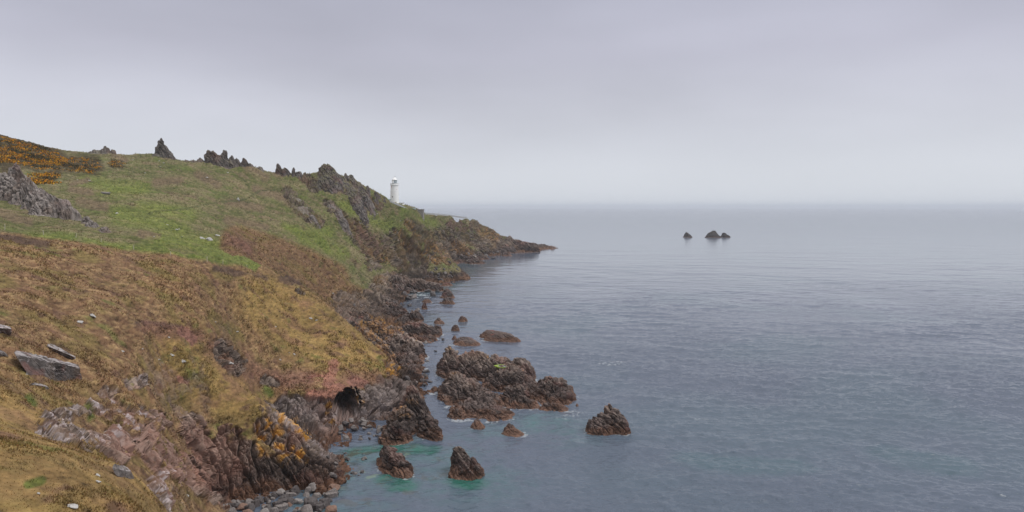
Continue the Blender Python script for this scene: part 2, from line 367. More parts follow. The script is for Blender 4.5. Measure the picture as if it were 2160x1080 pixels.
# relief
kf_ = np.clip(ss(5.2, 5.7, LV), 0, 1)
bd = (blocks(X, Y, Z, 1.3) * .9 + blocks(X, Y, Z + 5, .55) * .45) * (1 - kf_) + (blocks(X, Y, Z, 3.2) * 1.5 + blocks(X, Y, Z + 5, 1.4) * .7) * kf_; bd2 = beds(X, Y, Z, .42, 4) - .35
big = fbm(X, Y, Z, 7, 4, .55)
amp = np.clip(Y / 160, .5, 1.7)
disp = rk * (.95 * bd + .45 * bd2 + .9 * big + 2.3 * blocks(X, Y, Z + 3, 2.4) * (1 - kf_)) * amp * .95
terr = ridge(X * .55 + Y * .1, Y * .55, Z * 1.9, 2.6, 3) - .3                   # little terraces trodden across the slope
gul = ridge(X + .3 * Z, Y, Z * .12, 17, 3, .5) - .35; gul2 = blocks(X, Y, Z, 7)
disp += ss(5.35, 5.75, LV) * ss(.12, .4, slope) * (1 - ss(22, 36, Z)) * (5.0 * gul + 1.6 * gul2) * (.35 + .65 * rk)
disp += (1 - rk) * (nB * .34 + nC * .12 * sc_m + terr * .3 * sc_m + nA * .5) * np.clip(Y / 60, .4, 1.3)
disp *= ss(9, 25, Y)
X2 = X + Nb[..., 0] * disp; Y2 = Y + Nb[..., 1] * disp * .8; Z2 = Z + Nb[..., 2] * disp
# cave and recesses, pushed back into the cliff
def cave(px, py, Yc, wpx_, hpx, depth, skew=1.0):
    global Y2, X2
    xc = (px - CX) / F * Yc; zc = H - (py - HZ) / F * Yc; a = wpx_ * Yc / F; b = hpx * Yc / F
    u_ = (X2 - xc) / a; r = np.hypot(u_, (Z2 - zc) / b + .35 * u_ * skew) + nC * .25
    k = (1 - ss(.8, 1.0, r)) * (np.abs(Y - Yc) < 9)
    dd = depth * (1 - .8 * skew * ss(-.5, .95, u_))
    Y2 = Y2 + k * dd; X2 = X2 - k * dd * .2
    return k
cv_ = cave(727, 860, 151, 26, 29, 11, .8)
cv_ = np.maximum(cv_, cave(270, 948, 78, 46, 13, 3, 0))
Nf = grid_normals(X2, Y2, Z2); Nf[Nf[..., 2] < -.2] *= -1
# ---- cover colour
one = np.ones(X.shape + (3,), np.float32)
edge_px = [-500, 0, 90, 200, 300, 400, 470, 540, 600, 700]; edge_py = [480, 490, 502, 517, 533, 548, 560, 572, 583, 590]
edge_Y = [gp(a, b)[1] for a, b in zip(edge_px[:-1], edge_py[:-1])] + [205]
Ye = np.interp(PX, edge_px, edge_Y)
above = ss(-.012, .012, LV - np.log(Ye) + nB * .02)
px_cut = ss(585, 600, PX + nB * 10)  # soft step across an image column
brown_slope = stroke_mask(PX, PY, LV, [(500,512),(560,530),(640,560),(700,590)], 34, .25, .2, wpx * .5)
brown_slope = np.maximum(brown_slope, stroke_mask(PX, PY, LV, [(600,565),(680,610),(740,640)], 34, .3, .2, wpx * .5))
nD = fbm(X, Y, Z * 1.5, .5, 4, .7) ; nS = fbm(X * .6, Y * .6, Z * 2.5, .9, 4, .65)
green = mixc(one * C_(.088, .092, .032), C_(.155, .13, .07), ss(-.25, .3, nB + .5 * nA + .5 * nS))
green = mixc(green, C_(.085, .11, .026), ss(.05, .4, fbm(X, Y, Z + 9, 11, 4)) * .6)
green = mixc(green, C_(.155, .115, .07), ss(.16, .34, fbm(X, Y, Z + 77, 9, 4, .55) + .1 * nC) * .8)
lush = np.zeros(X.shape, np.float32)
for r, pts in [(20, [(250,455),(330,470),(380,490)]), (18, [(330,500),(420,515),(470,530),(540,560)]), (12, [(60,505),(150,508)]), (10, [(180,512),(300,530),(430,548),(570,578)]), (16, [(400,455),(300,440)]),
               (15, [(690,490),(640,500),(720,535)]), (12, [(790,470),(860,490)]), (10, [(720,430),(760,455),(800,475)]), (9, [(890,462),(915,472)]), (10, [(600,480),(680,510)]),
               (7, [(825,428),(850,440)]), (14, [(20,400),(60,420)]) , (16, [(180,380),(240,400),(300,400)]), (10, [(960,480),(985,498)])]:
    lush = np.maximum(lush, stroke_mask(PX, PY, LV, pts, r, .8, .25, wpx * .9))
green = mixc(green, mixc(one * C_(.10, .15, .02), C_(.15, .16, .04), ss(-.2, .3, nC)), np.clip(lush * (.75 + 1.2 * nB + nC), 0, 1) * .8)
brown = mixc(one * C_(.15, .085, .048), C_(.23, .152, .078), ss(-.2, .3, nC + .4 * nB))
brown = mixc(brown, C_(.13, .105, .032), ss(-.05, .3, fbm(X, Y, Z + 5, 6, 4)) * .6)
gold = mixc(one * C_(.25, .162, .062), C_(.175, .122, .044), ss(-.25, .25, nC * .8 + nB * .6))
gold = mixc(gold, C_(.18, .10, .06), ss(.0, .35, fbm(X, Y, Z + 55, 5, 4)) * .7)
gm = np.maximum(stroke_mask(PX, PY, LV, [(560,640),(650,700),(740,760),(800,780)], 60, .5, .25, wpx), stroke_mask(PX, PY, LV, [(380,740),(480,830),(560,850)], 60, .5, .2, wpx))
gm = np.maximum(gm, ss(70, 50, Y) * .8) if False else np.maximum(gm, (1 - ss(52, 80, Y)) * .75)
below = mixc(brown, gold, np.clip(gm + .35 * nA, 0, 1))
below = mixc(below, C_(.095, .11, .028), ss(.22, .45, fbm(X, Y, Z + 21, 5, 4, .6)) * .6)
below = mixc(below, C_(.10, .055, .04), ss(.12, .36, fbm(X, Y, Z + 61, 3.5, 4, .6)) * .7)
c = mixc(below, green, np.clip(above * (1 - brown_slope), 0, 1))
c = mixc(c, below * C_(.8, .78, .8), np.clip(brown_slope * above, 0, 1))
def patch(col, strokes, k=.9, soft=.6, gate=.2, wk=.9):
    global c
    m = np.zeros(X.shape, np.float32)
    for r, pts in strokes: m = np.maximum(m, stroke_mask(PX, PY, LV, pts, r, soft, gate, wpx * wk))
    c = mixc(c, C_(*col) * (1 + .6 * nC + .3 * nB)[..., None], m * k)
patch((.138, .10, .062), [(7,[(150,400),(190,405)]),(7,[(165,425),(220,435)]),(8,[(330,385),(380,380)]),(6,[(360,412),(410,418)]),(5,[(295,490),(335,498)]),(7,[(240,330),(265,340)]),(8,[(540,400),(600,420),(640,450)]),
      (9,[(420,370),(460,392)]),(8,[(480,465),(560,480)]),(8,[(520,350),(560,375)]),(6,[(150,390),(185,380)]),(8,[(0,450),(60,465)]),(7,[(480,430),(550,440)])])
patch((.055, .04, .02), [(22,[(0,295),(60,310),(120,335)]),(20,[(0,330),(90,345),(200,350)]),(14,[(100,375),(120,360)]),(8,[(235,345),(255,348)]),(10,[(10,360),(60,340)])], .95, .4)
patch((.07, .045, .035), [(6,[(400,470),(330,540),(200,525)]) if 0 else (5,[(455,566),(520,580),(560,588)]),(6,[(595,586),(625,600)]),(5,[(290,680),(340,685),(380,690)]),(6,[(0,500),(100,515)])], .8)
patch((.25, .118, .088), [(15,[(705,770),(690,800),(700,825)]),(12,[(655,800),(700,790)]),(12,[(690,812),(740,835),(780,850)]),(14,[(650,830),(700,835)]),(10,[(385,698),(405,712)]),(9,[(740,800),(770,810)]),(7,[(380,800),(390,806)])], .85, .25, wk=1.7)
patch((.15, .075, .06), [(24,[(455,735),(500,770),(560,800)]),(18,[(600,800),(650,800)]),(18,[(560,790),(610,810)]),(18,[(730,800),(790,800)]),(14,[(310,690),(420,710)]),(12,[(480,510),(520,525)])], .65, .7)
patch((.07, .10, .02), [(8,[(560,820),(570,830)]),(8,[(185,860),(190,880)]),(8,[(60,840),(70,850)]),(6,[(60,1020),(90,1010)])], .8, .7)
patch((.07, .075, .03), [(2.2,[(310,452),(400,440),(460,428),(520,420),(545,404),(600,398)])], .7, .6, .3, .15)
redk = np.clip(stroke_mask(PX, PY, LV, [(270,900),(330,960),(430,960)], 70, .4, .25) + .5 * stroke_mask(PX, PY, LV, [(480,880),(460,1000)], 60, .4, .25)
   + stroke_mask(PX, PY, LV, [(690,840),(720,900)], 40, .5, .25) * .6 + stroke_mask(PX, PY, LV, [(765,490),(780,520)], 22, .5, .25) + stroke_mask(PX, PY, LV, [(930,458),(980,475)], 14, .5, .25), 0, 1)
lichk = np.zeros(X.shape, np.float32)
for r, pts in [(13,[(585,915),(600,965)]),(11,[(620,890),(645,912)]),(12,[(540,905),(560,950)]),(9,[(620,950),(640,965)]),(10,[(570,890),(590,880)]),(8,[(690,870),(700,885)]),(10,[(740,838),(760,850)]),(16,[(790,728),(832,775)]),(16,[(745,690),(800,685),(830,700)]),(10,[(805,545),(815,560)]),(18,[(895,525),(925,550)]),
               (10,[(1020,490),(1040,500)]),(10,[(845,490),(860,520)]),(12,[(960,520),(985,525)]),(8,[(845,455),(880,500)]),(7,[(694,850),(697,852)])]:
    lichk = np.maximum(lichk, stroke_mask(PX, PY, LV, pts, r, .7, .25, wpx * .7))
palek = np.clip(stroke_mask(PX, PY, LV, [(90,890),(200,870),(260,850)], 70, .4, .25) + stroke_mask(PX, PY, LV, [(340,1030),(350,1070)], 40, .4, .25) + .6 * stroke_mask(PX, PY, LV, [(620,900),(690,960)], 20, .4, .25)
   + .5 * stroke_mask(PX, PY, LV, [(600,860),(680,860),(800,850)], 30, .4, .25), 0, 1)
sth = np.clip(Y / 140, .6, 2.5)
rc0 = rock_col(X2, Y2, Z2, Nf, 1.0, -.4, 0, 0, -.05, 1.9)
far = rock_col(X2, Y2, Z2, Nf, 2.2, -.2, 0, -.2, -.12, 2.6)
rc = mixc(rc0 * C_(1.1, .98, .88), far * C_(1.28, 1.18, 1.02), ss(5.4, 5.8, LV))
cl_ = np.clip(stroke_mask(PX, PY, LV, [(610,862),(680,862),(700,880)], 34, .4, .2) + stroke_mask(PX, PY, LV, [(755,860),(830,840)], 34, .4, .2), 0, 1)
rc = mixc(rc, C_(.27, .225, .21) * (1 + .9 * nC + .5 * blocks(X, Y, Z, .8))[..., None], cl_ * .6)
rc = mixc(rc, C_(.21, .105, .078) * (1 + .9 * nC + .5 * nB)[..., None], redk * .45)
rc = mixc(rc, C_(.36, .31, .31) * (1 + .8 * nC)[..., None], palek * ss(0, .2, fbm(X, Y, Z + 3, 1.1, 4, .6) + .3 * blocks(X, Y, Z, .6)) * .8)
rc = mixc(rc, C_(.46, .235, .04), lichk * np.where(Y > 250, .6, 1) * ss(-.1, .15, fbm(X, Y, Z + 8, 1.3 , 3, .6) + .02) * .85)
rc = mixc(rc, C_(.17, .105, .045), ss(.0, .3, nA + .5 * nB) * ss(5.3, 5.8, LV) * ss(3, 8, Z) * .65)      # ochre and turf on far cliffs
rc = mixc(rc, C_(.085, .09, .035), ss(.55, .8, Nf[..., 2] + .2 * nB) * ss(12, 22, Z) * ss(5.0, 5.6, LV) * .6)
c = c * (1 + .6 * nD + .75 * nS + .35 * nC + .5 * (terr - .1) + .35 * nA)[..., None]
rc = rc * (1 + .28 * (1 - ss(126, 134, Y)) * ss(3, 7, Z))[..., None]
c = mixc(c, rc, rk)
c = np.clip(c, .012, .8)
keep = (Z2 > -3.5) & (Y > 9)
land = grid_mesh('cliff_land', X2, Y2, Z2, c, M_land, keep, flat_at=rk)
tag(land, 'steep coastal hillside of green turf and brown bracken above rocky cliffs', None, None, 'structure')
land_A = np.clip(above * (1 - brown_slope), 0, 1); gorse_m = stroke_mask(PX, PY, LV, [(0,297),(60,312),(120,335)], 30, .3, .3) + stroke_mask(PX, PY, LV, [(0,330),(90,345),(200,352)], 24, .3, .3) + stroke_mask(PX, PY, LV, [(60,380),(118,376)], 18, .3, .3)
rk_land, land_Y, land_PX, land_Z, land_P, land_N, land_C = rk + gorse_m, Y, PX, Z2, np.stack([X2, Y2, Z2], -1), Nf, c
print('land', round(time.time() - T0, 1))

# ------------------------------------------------------------------ ROCKS
SEA_ROCKS = []     # height functions of everything standing in the water, for the surf line
def lump(px, top, yy, wl, wr, dep, p=2.0):
    if yy < 0: yy = sY(-yy) + dep * .9          # given by the row of its waterline
    ztop = H - (top - HZ) * yy / F
    k = 1.0
    if yy > 0 and ztop < 12: k = 1 / max(1 - .8 / (max(ztop, .3) + .8), .2) ** (1 / p); k = min(k, 1.6)
    return ((px - CX) / F * yy, yy, ztop, wl * yy / F, wr * yy / F, dep, p * .95, k)
def sY(py): return (H * F) / (py - HZ)            # range of a point on the water
def rock(name, label, cat, lumps, sea=True, base=None, tint={}, th=1.0, jag=.5, res=None, group=None, mat=None, rot=0.):
    """lumps: (image px, top py, range, half width left, right px, half depth m, power)"""
    L = [lump(*l) for l in lumps]; R_ = math.radians(rot)
    L = [(l[0], l[1], l[2], l[3] * (l[7] if sea else 1), l[4] * (l[7] if sea else 1), l[5] * (l[7] if sea else 1), l[6]) for l in L]
    def hf(x, y, raw=False):
        h = np.full(np.shape(x), -50., float)
        hb = Tz(x, y) if not sea else 0
        jx = fbm(x, y, 0 * x, 3.2 * th, 3) * 1.1 * th * jag * 2; jy = fbm(x, y, 0 * x + 9, 3.2 * th, 3) * 1.1 * th * jag * 2
        for (cx, cy, zt, a, b, d, p) in L:
            dx = x - cx + jx; dy = y - cy + jy; dy = dy + math.tan(R_) * dx
            r = np.hypot(dx / np.where(dx < 0, a, b), dy / d)
            if sea: hh = (zt + .8) * (1 - r ** p) - .8
            else:
                tb = float(Tz(np.array(cx), np.array(cy))); hh = hb * 1.0 + (zt - tb) * (1 - r ** p) if zt > tb else hb - 1 + 0 * x
            h = np.maximum(h, hh)
        if raw: return h
        hgt = np.clip((h - hb) / 3, 0, 1)
        s = x * NS[0] + y * NS[1] + h * NS[2]
        h = h + hgt * jag * th * (1.4 * (ridge(s, x * .25, y * .4, 2.6 * th, 3) - .35) + 1.1 * fbm(x, y, 0 * x, 1.8 * th, 3))
        return h
    xs0 = min(l[0] - l[3] for l in L); xs1 = max(l[0] + l[4] for l in L); ys0 = min(l[1] - l[5] for l in L); ys1 = max(l[1] + l[5] for l in L)
    mx = (xs1 - xs0) * .12 + .5 * th; my = (ys1 - ys0) * .12 + .5 * th
    if rot: ex = math.tan(abs(R_)) * max(abs(xs0 - L[0][0]), abs(xs1 - L[0][0])); my += ex
    xs0 -= mx; xs1 += mx; ys0 = max(ys0 - my, 8); ys1 += my
    ym = (ys0 + ys1) / 2; wpxs = (xs1 - xs0) / ym * F; hpx = max(max(l_[2] for l_ in L) * F / ym, 10) + (0 if not sea else 0)
    nc = res[0] if res else int(np.clip(wpxs * 1.0, 24, 330)); nr = res[1] if res else int(np.clip((wpxs * .9 + 40), 30, 360))
    u0 = min(xs0 / ys0, xs0 / ys1); u1 = max(xs1 / ys0, xs1 / ys1)
    X, Y = adapt(hf, np.linspace(u0, u1, nc), ys0, ys1, nr, fine=400, flat=.4, zmin=-.6 if sea else -99, bk=2)
    Z = hf(X, Y); Nb = grid_normals(X, Y, Z); Nb[Nb[..., 2] < 0] *= -1
    hb = 0 if sea else Tz(X, Y)
    hg = ss(-.3, 1.2, Z - hb) * .9 + .1
    size = max(.25, min(1.2, (max(l[2] for l in L) if sea else 2.5) / 3.5)) * th ** .5
    d = hg * size * jag * (2.6 * blocks(X, Y, Z, 1.7 * th) + 1.1 * (blocks(X, Y, Z, .7 * th) + .4 * blocks(X, Y, Z + 7, .34 * th)) + .4 * (beds(X, Y, Z, .5 * th, 4) - .35) + .5 * fbm(X, Y, Z, 1.3 * th, 4, .55))
    X2 = X + Nb[..., 0] * d; Y2 = Y + Nb[..., 1] * d; Z2 = Z + Nb[..., 2] * d * .7
    Nf = grid_normals(X2, Y2, Z2); Nf[Nf[..., 2] < -.2] *= -1
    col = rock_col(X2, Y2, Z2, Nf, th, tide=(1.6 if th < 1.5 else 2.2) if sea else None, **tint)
    if sea: col = col * C_(1.22, 1.1, 1.02) * (.42 if label.startswith('far dark') else 1)      # the outer rocks are blacker stone
    ksea = Z2 > -1.4 if sea else Z2 > Tz(X2, Y2) - .45 * th
    if not ksea.any(): print('EMPTY', label)
    org = np.array([L[0][0], L[0][1], 0 if sea else float(Tz(np.array(L[0][0]), np.array(L[0][1])))])
    o = grid_mesh(name, X2, Y2, Z2, np.clip(col, .012, .8), mat or M_rock, ksea, origin=org, flat_at=np.ones(X.shape))
    tag(o, label, cat, group)
    if sea: SEA_ROCKS.append((hf, (xs0 - 3, xs1 + 3, ys0 - 3, ys1 + 3)))
    return o
def sY(py): return (H * F) / (py - HZ)            # range of a point on the water
dk = dict(light=-.12, lichen=-.4); rd = dict(light=.12, red=1.25, lichen=-.5)
# --- sea rocks, near to far
rock('sea_rock', 'jagged brown rock standing alone in open water with a dark knob on top', 'rock',
     [(1294,863,149,24,26,2.6,3),(1286,852,149,11,12,1.4,3.4),(1306,874,148,18,22,2.6,3),(1272,874,147.5,30,30,3,2.6),(1256,885,146.5,20,26,2.6,3),(1312,890,145.5,22,20,2.2,3),(1275,898,145,36,34,1.6,3)], tint=dict(light=.06,red=.5,lichen=-.4), jag=.26, res=(180,200))
rock('sea_rock', 'pointed dark rock with pale streaks, right of the two standing near the cove mouth', 'rock',
     [(967,942,124.5,16,22,2.0,3),(975,950,124,24,26,2.4,3),(990,966,123,34,24,2.2,3),(1003,982,122,36,19,1.8,3),(957,962,124,12,22,2,3),(968,985,122,22,30,1.5,3)], tint=dict(light=-.06, lichen=-.4, guano=.1), jag=.24, res=(180,200))
rock('sea_rock', 'rounded dark leaning rock, left of the two standing near the cove mouth', 'rock',
     [(812,940,128,18,22,2.4,2.4),(825,944,126.5,30,24,3.0,2.4),(838,955,125,34,26,2.8,2.5),(852,972,123.3,34,20,2.2,2.6),(858,985,122.3,24,14,1.6,2.6)], tint=dk, jag=.26, res=(180,200))
rock('shore_rock', 'tall black rock at the cove mouth with an orange lichen crest', 'rock',
     [(872,797,160,16,26,4,1.5),(868,812,157,30,42,5,1.7),(850,860,147,40,34,5,2),(835,890,142,34,36,4,2.2),(822,905,141,22,30,3,2.3),(893,868,149,30,28,4.5,1.9),(905,885,145,26,26,3.5,2.2),(915,900,142.5,18,20,2,2.2)],
     tint=dict(light=-.2, lichen=.55), jag=.34, res=(230,300))
rock('sea_rock', 'largest rock island offshore, dark brown and craggy with a green rock pool', 'rock',
     [(948,733,200,28,44,8,1.8),(1000,742,197,60,60,10,2),(1045,752,194,50,50,9,2),(1095,756,191,40,36,9,2.2),(1075,772,186,60,56,9,2.2),(1110,792,180,40,30,6,2),(960,785,176,36,46,9,1.8),(985,800,172,50,50,8,1.8),(1020,822,167,50,44,8,1.9),
      (1000,845,162,54,52,7,2.1),(1050,862,158.5,40,36,5,2.2),(970,862,158,26,40,4,2.2)],
     tint=dict(light=.1, lichen=.3), jag=.4, res=(330,400))
rock('sea_rock', 'rounded craggy eastern half of the largest offshore rock, reddish brown at its rim', 'rock',
     [(1165,797,176,60,48,7,2.1),(1125,808,176,50,60,7,2.1),(1090,815,171,40,40,5,2.1),(1180,820,172,56,36,7,2.4),(1100,838,166,36,40,4,2.3),(1160,852,163,26,40,3,2.3)],
     tint=dict(light=.02, red=.35, lichen=-.3), jag=.42, res=(260,260))
rock('sea_rock', 'small brown pyramid rock just off the foot of the largest island', 'rock', [(1075,892,-915,16,18,1.6,1.8),(1082,903,-920,26,24,1.6,2.2)], tint=dict(light=-.05,red=.5,lichen=-.5), jag=.25)
rock('sea_rock', 'small rounded dark rock touching the near foot of the largest island', 'rock', [(1005,883,-906,14,20,1.5,2.2)], tint=dict(light=-.1,red=.4,lichen=-.5), jag=.2)
rock('sea_rock', 'long flat reddish reef, the outer of two low reefs beyond the largest island', 'rock',
     [(1035,697,-714,25,40,4,3),(1062,702,-721,45,30,3.5,3),(1085,711,-722,26,14,2.2,2.6)], tint=rd, jag=.2)
rock('sea_rock', 'low ragged reddish reef nearly awash, the inner of two reefs beyond the largest island', 'rock',
     [(975,711,-727,20,36,3,2.6),(990,717,-730,35,26,2.4,2.6),(958,708,-716,5,6,1,2)], tint=rd, jag=.22)
for a in [
 ('small oval brown rock, the outermost of the little rocks in the channel', [(976,667,-679,10,10,1.6,2.4)]),
 ('small round reddish rock sitting just beyond the inner low reef', [(961,685,-699,10,9,1.5,2.4)]),
 ('small peaked brown rock in the narrow channel beside the shore', [(924,670,-683,9,10,1.6,1.8),(930,676,-684,12,8,1.4,2)]),
 ('little pointed brown rock alone inside the inner cove', [(896,637,-653,7,7,1.3,1.8)]),
 ('little flat brown rock at the back of the inner cove', [(900,630,-639,11,11,2,2.4)]),
 ('low ragged brown rock below the peaked one in the middle row', [(945,627,-642,17,16,2.5,2.1),(930,636,-640,5,5,.8,2)]),
 ('dark peaked rock standing at the mouth of the inner cove', [(943,608,-625,12,14,3,1.8),(945,615,-629,17,15,3,2.4)]),
 ('small brown rock just off the end of the long ledge', [(945,594,-603,10,10,2.5,2),(938,597,-604,10,10,2.5,2.2)]),
 ('small dark conical rock off the middle headland', [(954,575,-589,8,12,3,1.8),(955,581,-591,14,14,3,2.3)]),
 ('tiny dark slab in the channel beside the largest island', [(917,815,-828,11,12,1.2,2.4)]),
 ('tiny brown rock awash off the eastern rim of the island', [(1218,851,-857,4,4,.6,2)]),
]: rock('sea_rock', a[0], 'rock', a[1], tint=dict(light=-.08, red=.55, lichen=-.5), jag=.2, th=1.0)
rock('sea_rock', 'dark stacked rocks rising from the water at the middle headland foot', 'rock',
     [(938,553,500,14,16,7,2),(935,562,490,20,20,8,2.2),(925,572,480,20,24,6,2.3),(945,573,478,16,12,5,2.3)], tint=dict(light=-.12, lichen=-.3), th=1.8, jag=.3)
rock('sea_rock', 'dark flat-topped rock islet with white bird droppings on top', 'rock', [(997,538,590,16,14,8,2.8),(1000,545,580,20,24,8,2.4)], tint=dict(light=-.1, guano=.45, lichen=-.4), th=1.8, jag=.25)
rock('sea_rock', 'small dark peaked islet with reddish base beyond the guano topped rock', 'rock', [(1062,526,680,9,10,7,2),(1066,533,670,14,16,6,2.3)], tint=dict(light=-.1, red=.4, lichen=-.4), th=2, jag=.25)
rock('sea_rock', 'far dark three-cornered rock, smallest of the two groups out at sea', 'rock', [(1448,490,1085,6,8,8,2.4),(1450,493,1075,9,10,8,2.6),(1452,497,1070,11,9,7,3)], tint=dict(light=-.6, lichen=-.6, red=-.5), th=2, jag=.14)
rock('sea_rock', 'far dark hump of rock with a pale top, out at sea', 'rock', [(1505,486,1085,10,11,9,2.4),(1503,489,1078,15,16,11,2.6),(1504,494,1070,18,19,9,3)], tint=dict(light=-.6, guano=.3, lichen=-.6, red=-.5), th=2, jag=.14)
rock('sea_rock', 'far dark block of rock joined to the right of the pale topped hump', 'rock', [(1527,491,1083,6,8,8,3),(1530,495,1076,11,11,9,3)], tint=dict(light=-.6, lichen=-.6, red=-.5), th=2, jag=.14)
rock('sea_rock', 'tiny far reef just beyond the tip of the point', 'rock', [(1165,520,-525,8,8,6,2.3)], tint=rd, th=2, jag=.2)
# --- rocks of the shore
sh = dict(light=-.06, lichen=-.05)
rock('shore_rock', 'grey-brown rock buttress with streaked flank on the channel edge', 'rock',
     [(845,706,226,50,44,12,2),(870,718,218,44,30,10,1.9),(850,745,210,40,46,10,2.1),(870,770,200,40,26,8,2.2),(820,712,222,40,40,10,2)], tint=dict(light=.08, lichen=.3), jag=.5, res=(220,240))
rock('shore_rock', 'rock ledge patched with orange lichen above the channel', 'rock',
     [(790,672,245,30,40,9,1.9),(825,690,238,36,40,9,2),(765,690,228,22,40,8,2.2),(780,705,215,26,40,8,2.3)], tint=dict(light=.0, lichen=1.15), jag=.45, res=(190,200))
rock('shore_rock', 'low brown rocky spit reaching into the channel', 'rock', [(880,682,258,50,32,8,2.1),(905,690,256,26,28,6,2.2),(922,687,262,12,12,3,2.3),(900,708,246,30,22,5,2.3)], tint=dict(light=-.05, red=.3, lichen=-.3), jag=.4)
rock('shore_rock', 'dark rounded shore rock on the channel with a split crest', 'rock', [(876,654,288,22,18,5,1.8),(862,658,290,16,20,6,2),(850,672,280,30,30,6,2.2)], tint=dk, jag=.4)
rock('shore_rock', 'dark hump-backed rock mass below the brown slope', 'rock', [(810,625,325,40,34,12,2),(830,640,312,40,30,10,2.1),(790,648,300,44,50,10,2.2),(840,655,300,30,20,6,2.3)], tint=dict(light=-.16, lichen=.05), th=1.2, jag=.5, res=(200,200))
rock('shore_rock', 'grey rock buttress with a shadowed cleft at the slope foot', 'rock', [(720,625,290,26,36,8,2),(750,635,285,40,30,8,2.2),(745,655,275,30,40,8,2.2)], tint=dict(light=-.02, lichen=.05), th=1.1, jag=.45)
rock('shore_rock', 'purple-brown knoll of rock beside the grassy spur', 'rock', [(765,655,272,26,30,7,2),(735,672,250,20,34,7,2.3)], tint=dict(light=0, red=.3, lichen=0), jag=.45)
rock('shore_rock', 'long pale-topped rock ledge running out to sea above green water', 'rock',
     [(805,572,400,18,30,10,2),(840,578,398,36,40,10,2.3),(880,588,396,44,36,9,2.4),(912,597,394,30,24,7,2.5),(820,600,385,30,60,8,2.6)], tint=dict(light=.06, guano=.12, lichen=-.02), th=1.4, jag=.42, res=(230,200))
rock('shore_rock', 'low brown rocks in the inner cove under the long ledge', 'rock', [(862,624,372,16,22,6,2),(875,630,362,10,14,4,2)], tint=dict(light=-.08, red=.5, lichen=-.4), jag=.3)
rock('shore_rock', 'tall ochre lichened crag at the middle headland', 'rock', [(905,523,492,12,20,8,1.6),(912,535,485,24,26,9,2),(895,548,478,26,30,8,2.2)], tint=dict(light=-.02, lichen=.75), th=1.8, jag=.45)
rock('shore_rock', 'dark broken buttress under the middle headland cliff', 'rock', [(865,540,470,22,22,9,2),(880,555,462,30,26,9,2.2),(848,556,455,30,26,8,2.2),(900,565,455,20,20,6,2.3)], tint=dict(light=-.08, lichen=.02), th=1.8, jag=.5)
rock('shore_rock', 'orange lichened nose of rock ending the grassy spur', 'rock', [(812,726,193,22,24,6,1.9),(828,748,186,24,14,5,2),(835,775,181,20,10,5,2.1),(800,730,192,22,20,5,2.2)], tint=dict(light=.05, lichen=1.3), jag=.35)
rock('shore_rock', 'small dark boulder rocks between the black rock and the channel', 'rock', [(922,838,175,12,10,2.2,2.1),(916,826,178,8,8,1.6,2.1)], tint=dk, jag=.25)
rock('shore_rock', 'low dark reef rocks along the near side of the far point', 'rock', [(1075,497,742,10,14,8,1.6),(1085,506,735,26,40,10,2.2),(1110,511,730,30,30,9,2.4),(1040,522,700,34,40,9,2.4),(1060,519,710,30,34,9,2.4)], tint=dict(light=-.14, lichen=.08), th=2.2, jag=.35)
rock('shore_rock', 'thin reddish brown ledges at the very tip of the point', 'rock', [(1120,512,800,26,24,8,2.4),(1145,515,805,26,18,8,2.4),(1140,521,785,16,18,6,2.4),(1160,519,815,14,14,6,2.4)], tint=dict(light=-.1, red=.6, lichen=-.3), th=2.2, jag=.25)
rock('shore_rock', 'dark slabs at the foot of the second headland cliff', 'rock', [(975,538,600,14,24,8,2.1),(1000,541,615,16,20,8,2.4),(960,545,590,12,20,8,2.3)], tint=dict(light=-.12, lichen=-.1), th=2, jag=.4)
print('sea rocks', round(time.time() - T0, 1))
# --- crags on the land
cg = dict(light=-.02, lichen=-.5, turf=.6)
rock('rock_crag', 'tall dark leaning pinnacle on the skyline, most prominent of all the crags', 'crag',
     [(335,297,364,7,7,3,2.2),(341,291,365,6,8,3,1.8),(347,306,365,13,14,4,2),(355,318,364,20,16,5,2),(340,322,364,14,20,5,2)], sea=False, tint=dict(light=-.25, lichen=-.5, turf=.15), th=1.3, jag=.38)
rock('rock_crag', 'rough double crag on the skyline right of the tall pinnacle', 'crag',
     [(441,318,380,12,10,4,2.4),(452,320,381,14,12,4,2.2),(473,318,383,8,12,4,1.8),(465,328,382,30,30,6,2.2)], sea=False, tint=dict(light=-.12, lichen=-.5, turf=.3), th=1.3, jag=.45)
rock('rock_crag', 'small square dark tooth of rock on the skyline', 'crag', [(514,333,389,5,7,3,3),(519,336,389,6,6,3,2.4)], sea=False, tint=dict(light=-.25, lichen=-.5), th=1.2, jag=.3)
rock('rock_crag', 'thin line of jagged teeth along the skyline in the middle', 'crag',
     [(586,346,408,4,10,3,2),(600,354,409,12,12,4,2.2),(619,352,411,4,6,3,1.8),(630,362,411,10,8,3,2.2)], sea=False, tint=dict(light=-.15, lichen=-.5, turf=.2), th=1.2, jag=.4)
rock('rock_crag', 'highest craggy knoll where the ridge starts down to the lighthouse', 'crag',
     [(684,347,418,14,14,5,2.2),(692,350,417,22,22,8,2.2),(705,364,414,26,26,8,2.1),(690,372,408,22,26,8,2.2)], sea=False, tint=dict(light=-.15, lichen=-.5, turf=.75), th=1.4, jag=.5)
rock('rock_crag', 'long broken crag descending the ridge toward the lighthouse', 'crag',
     [(729,364,428,8,10,4,2.2),(745,374,430,14,14,6,2.1),(760,388,430,16,14,6,2.1),(775,394,434,6,7,4,2.4),(745,398,420,24,24,8,2.2),(775,412,428,18,18,7,2.2),(760,425,412,24,20,8,2.3)], sea=False, tint=dict(light=-.12, lichen=-.5, turf=.75), th=1.4, jag=.5)
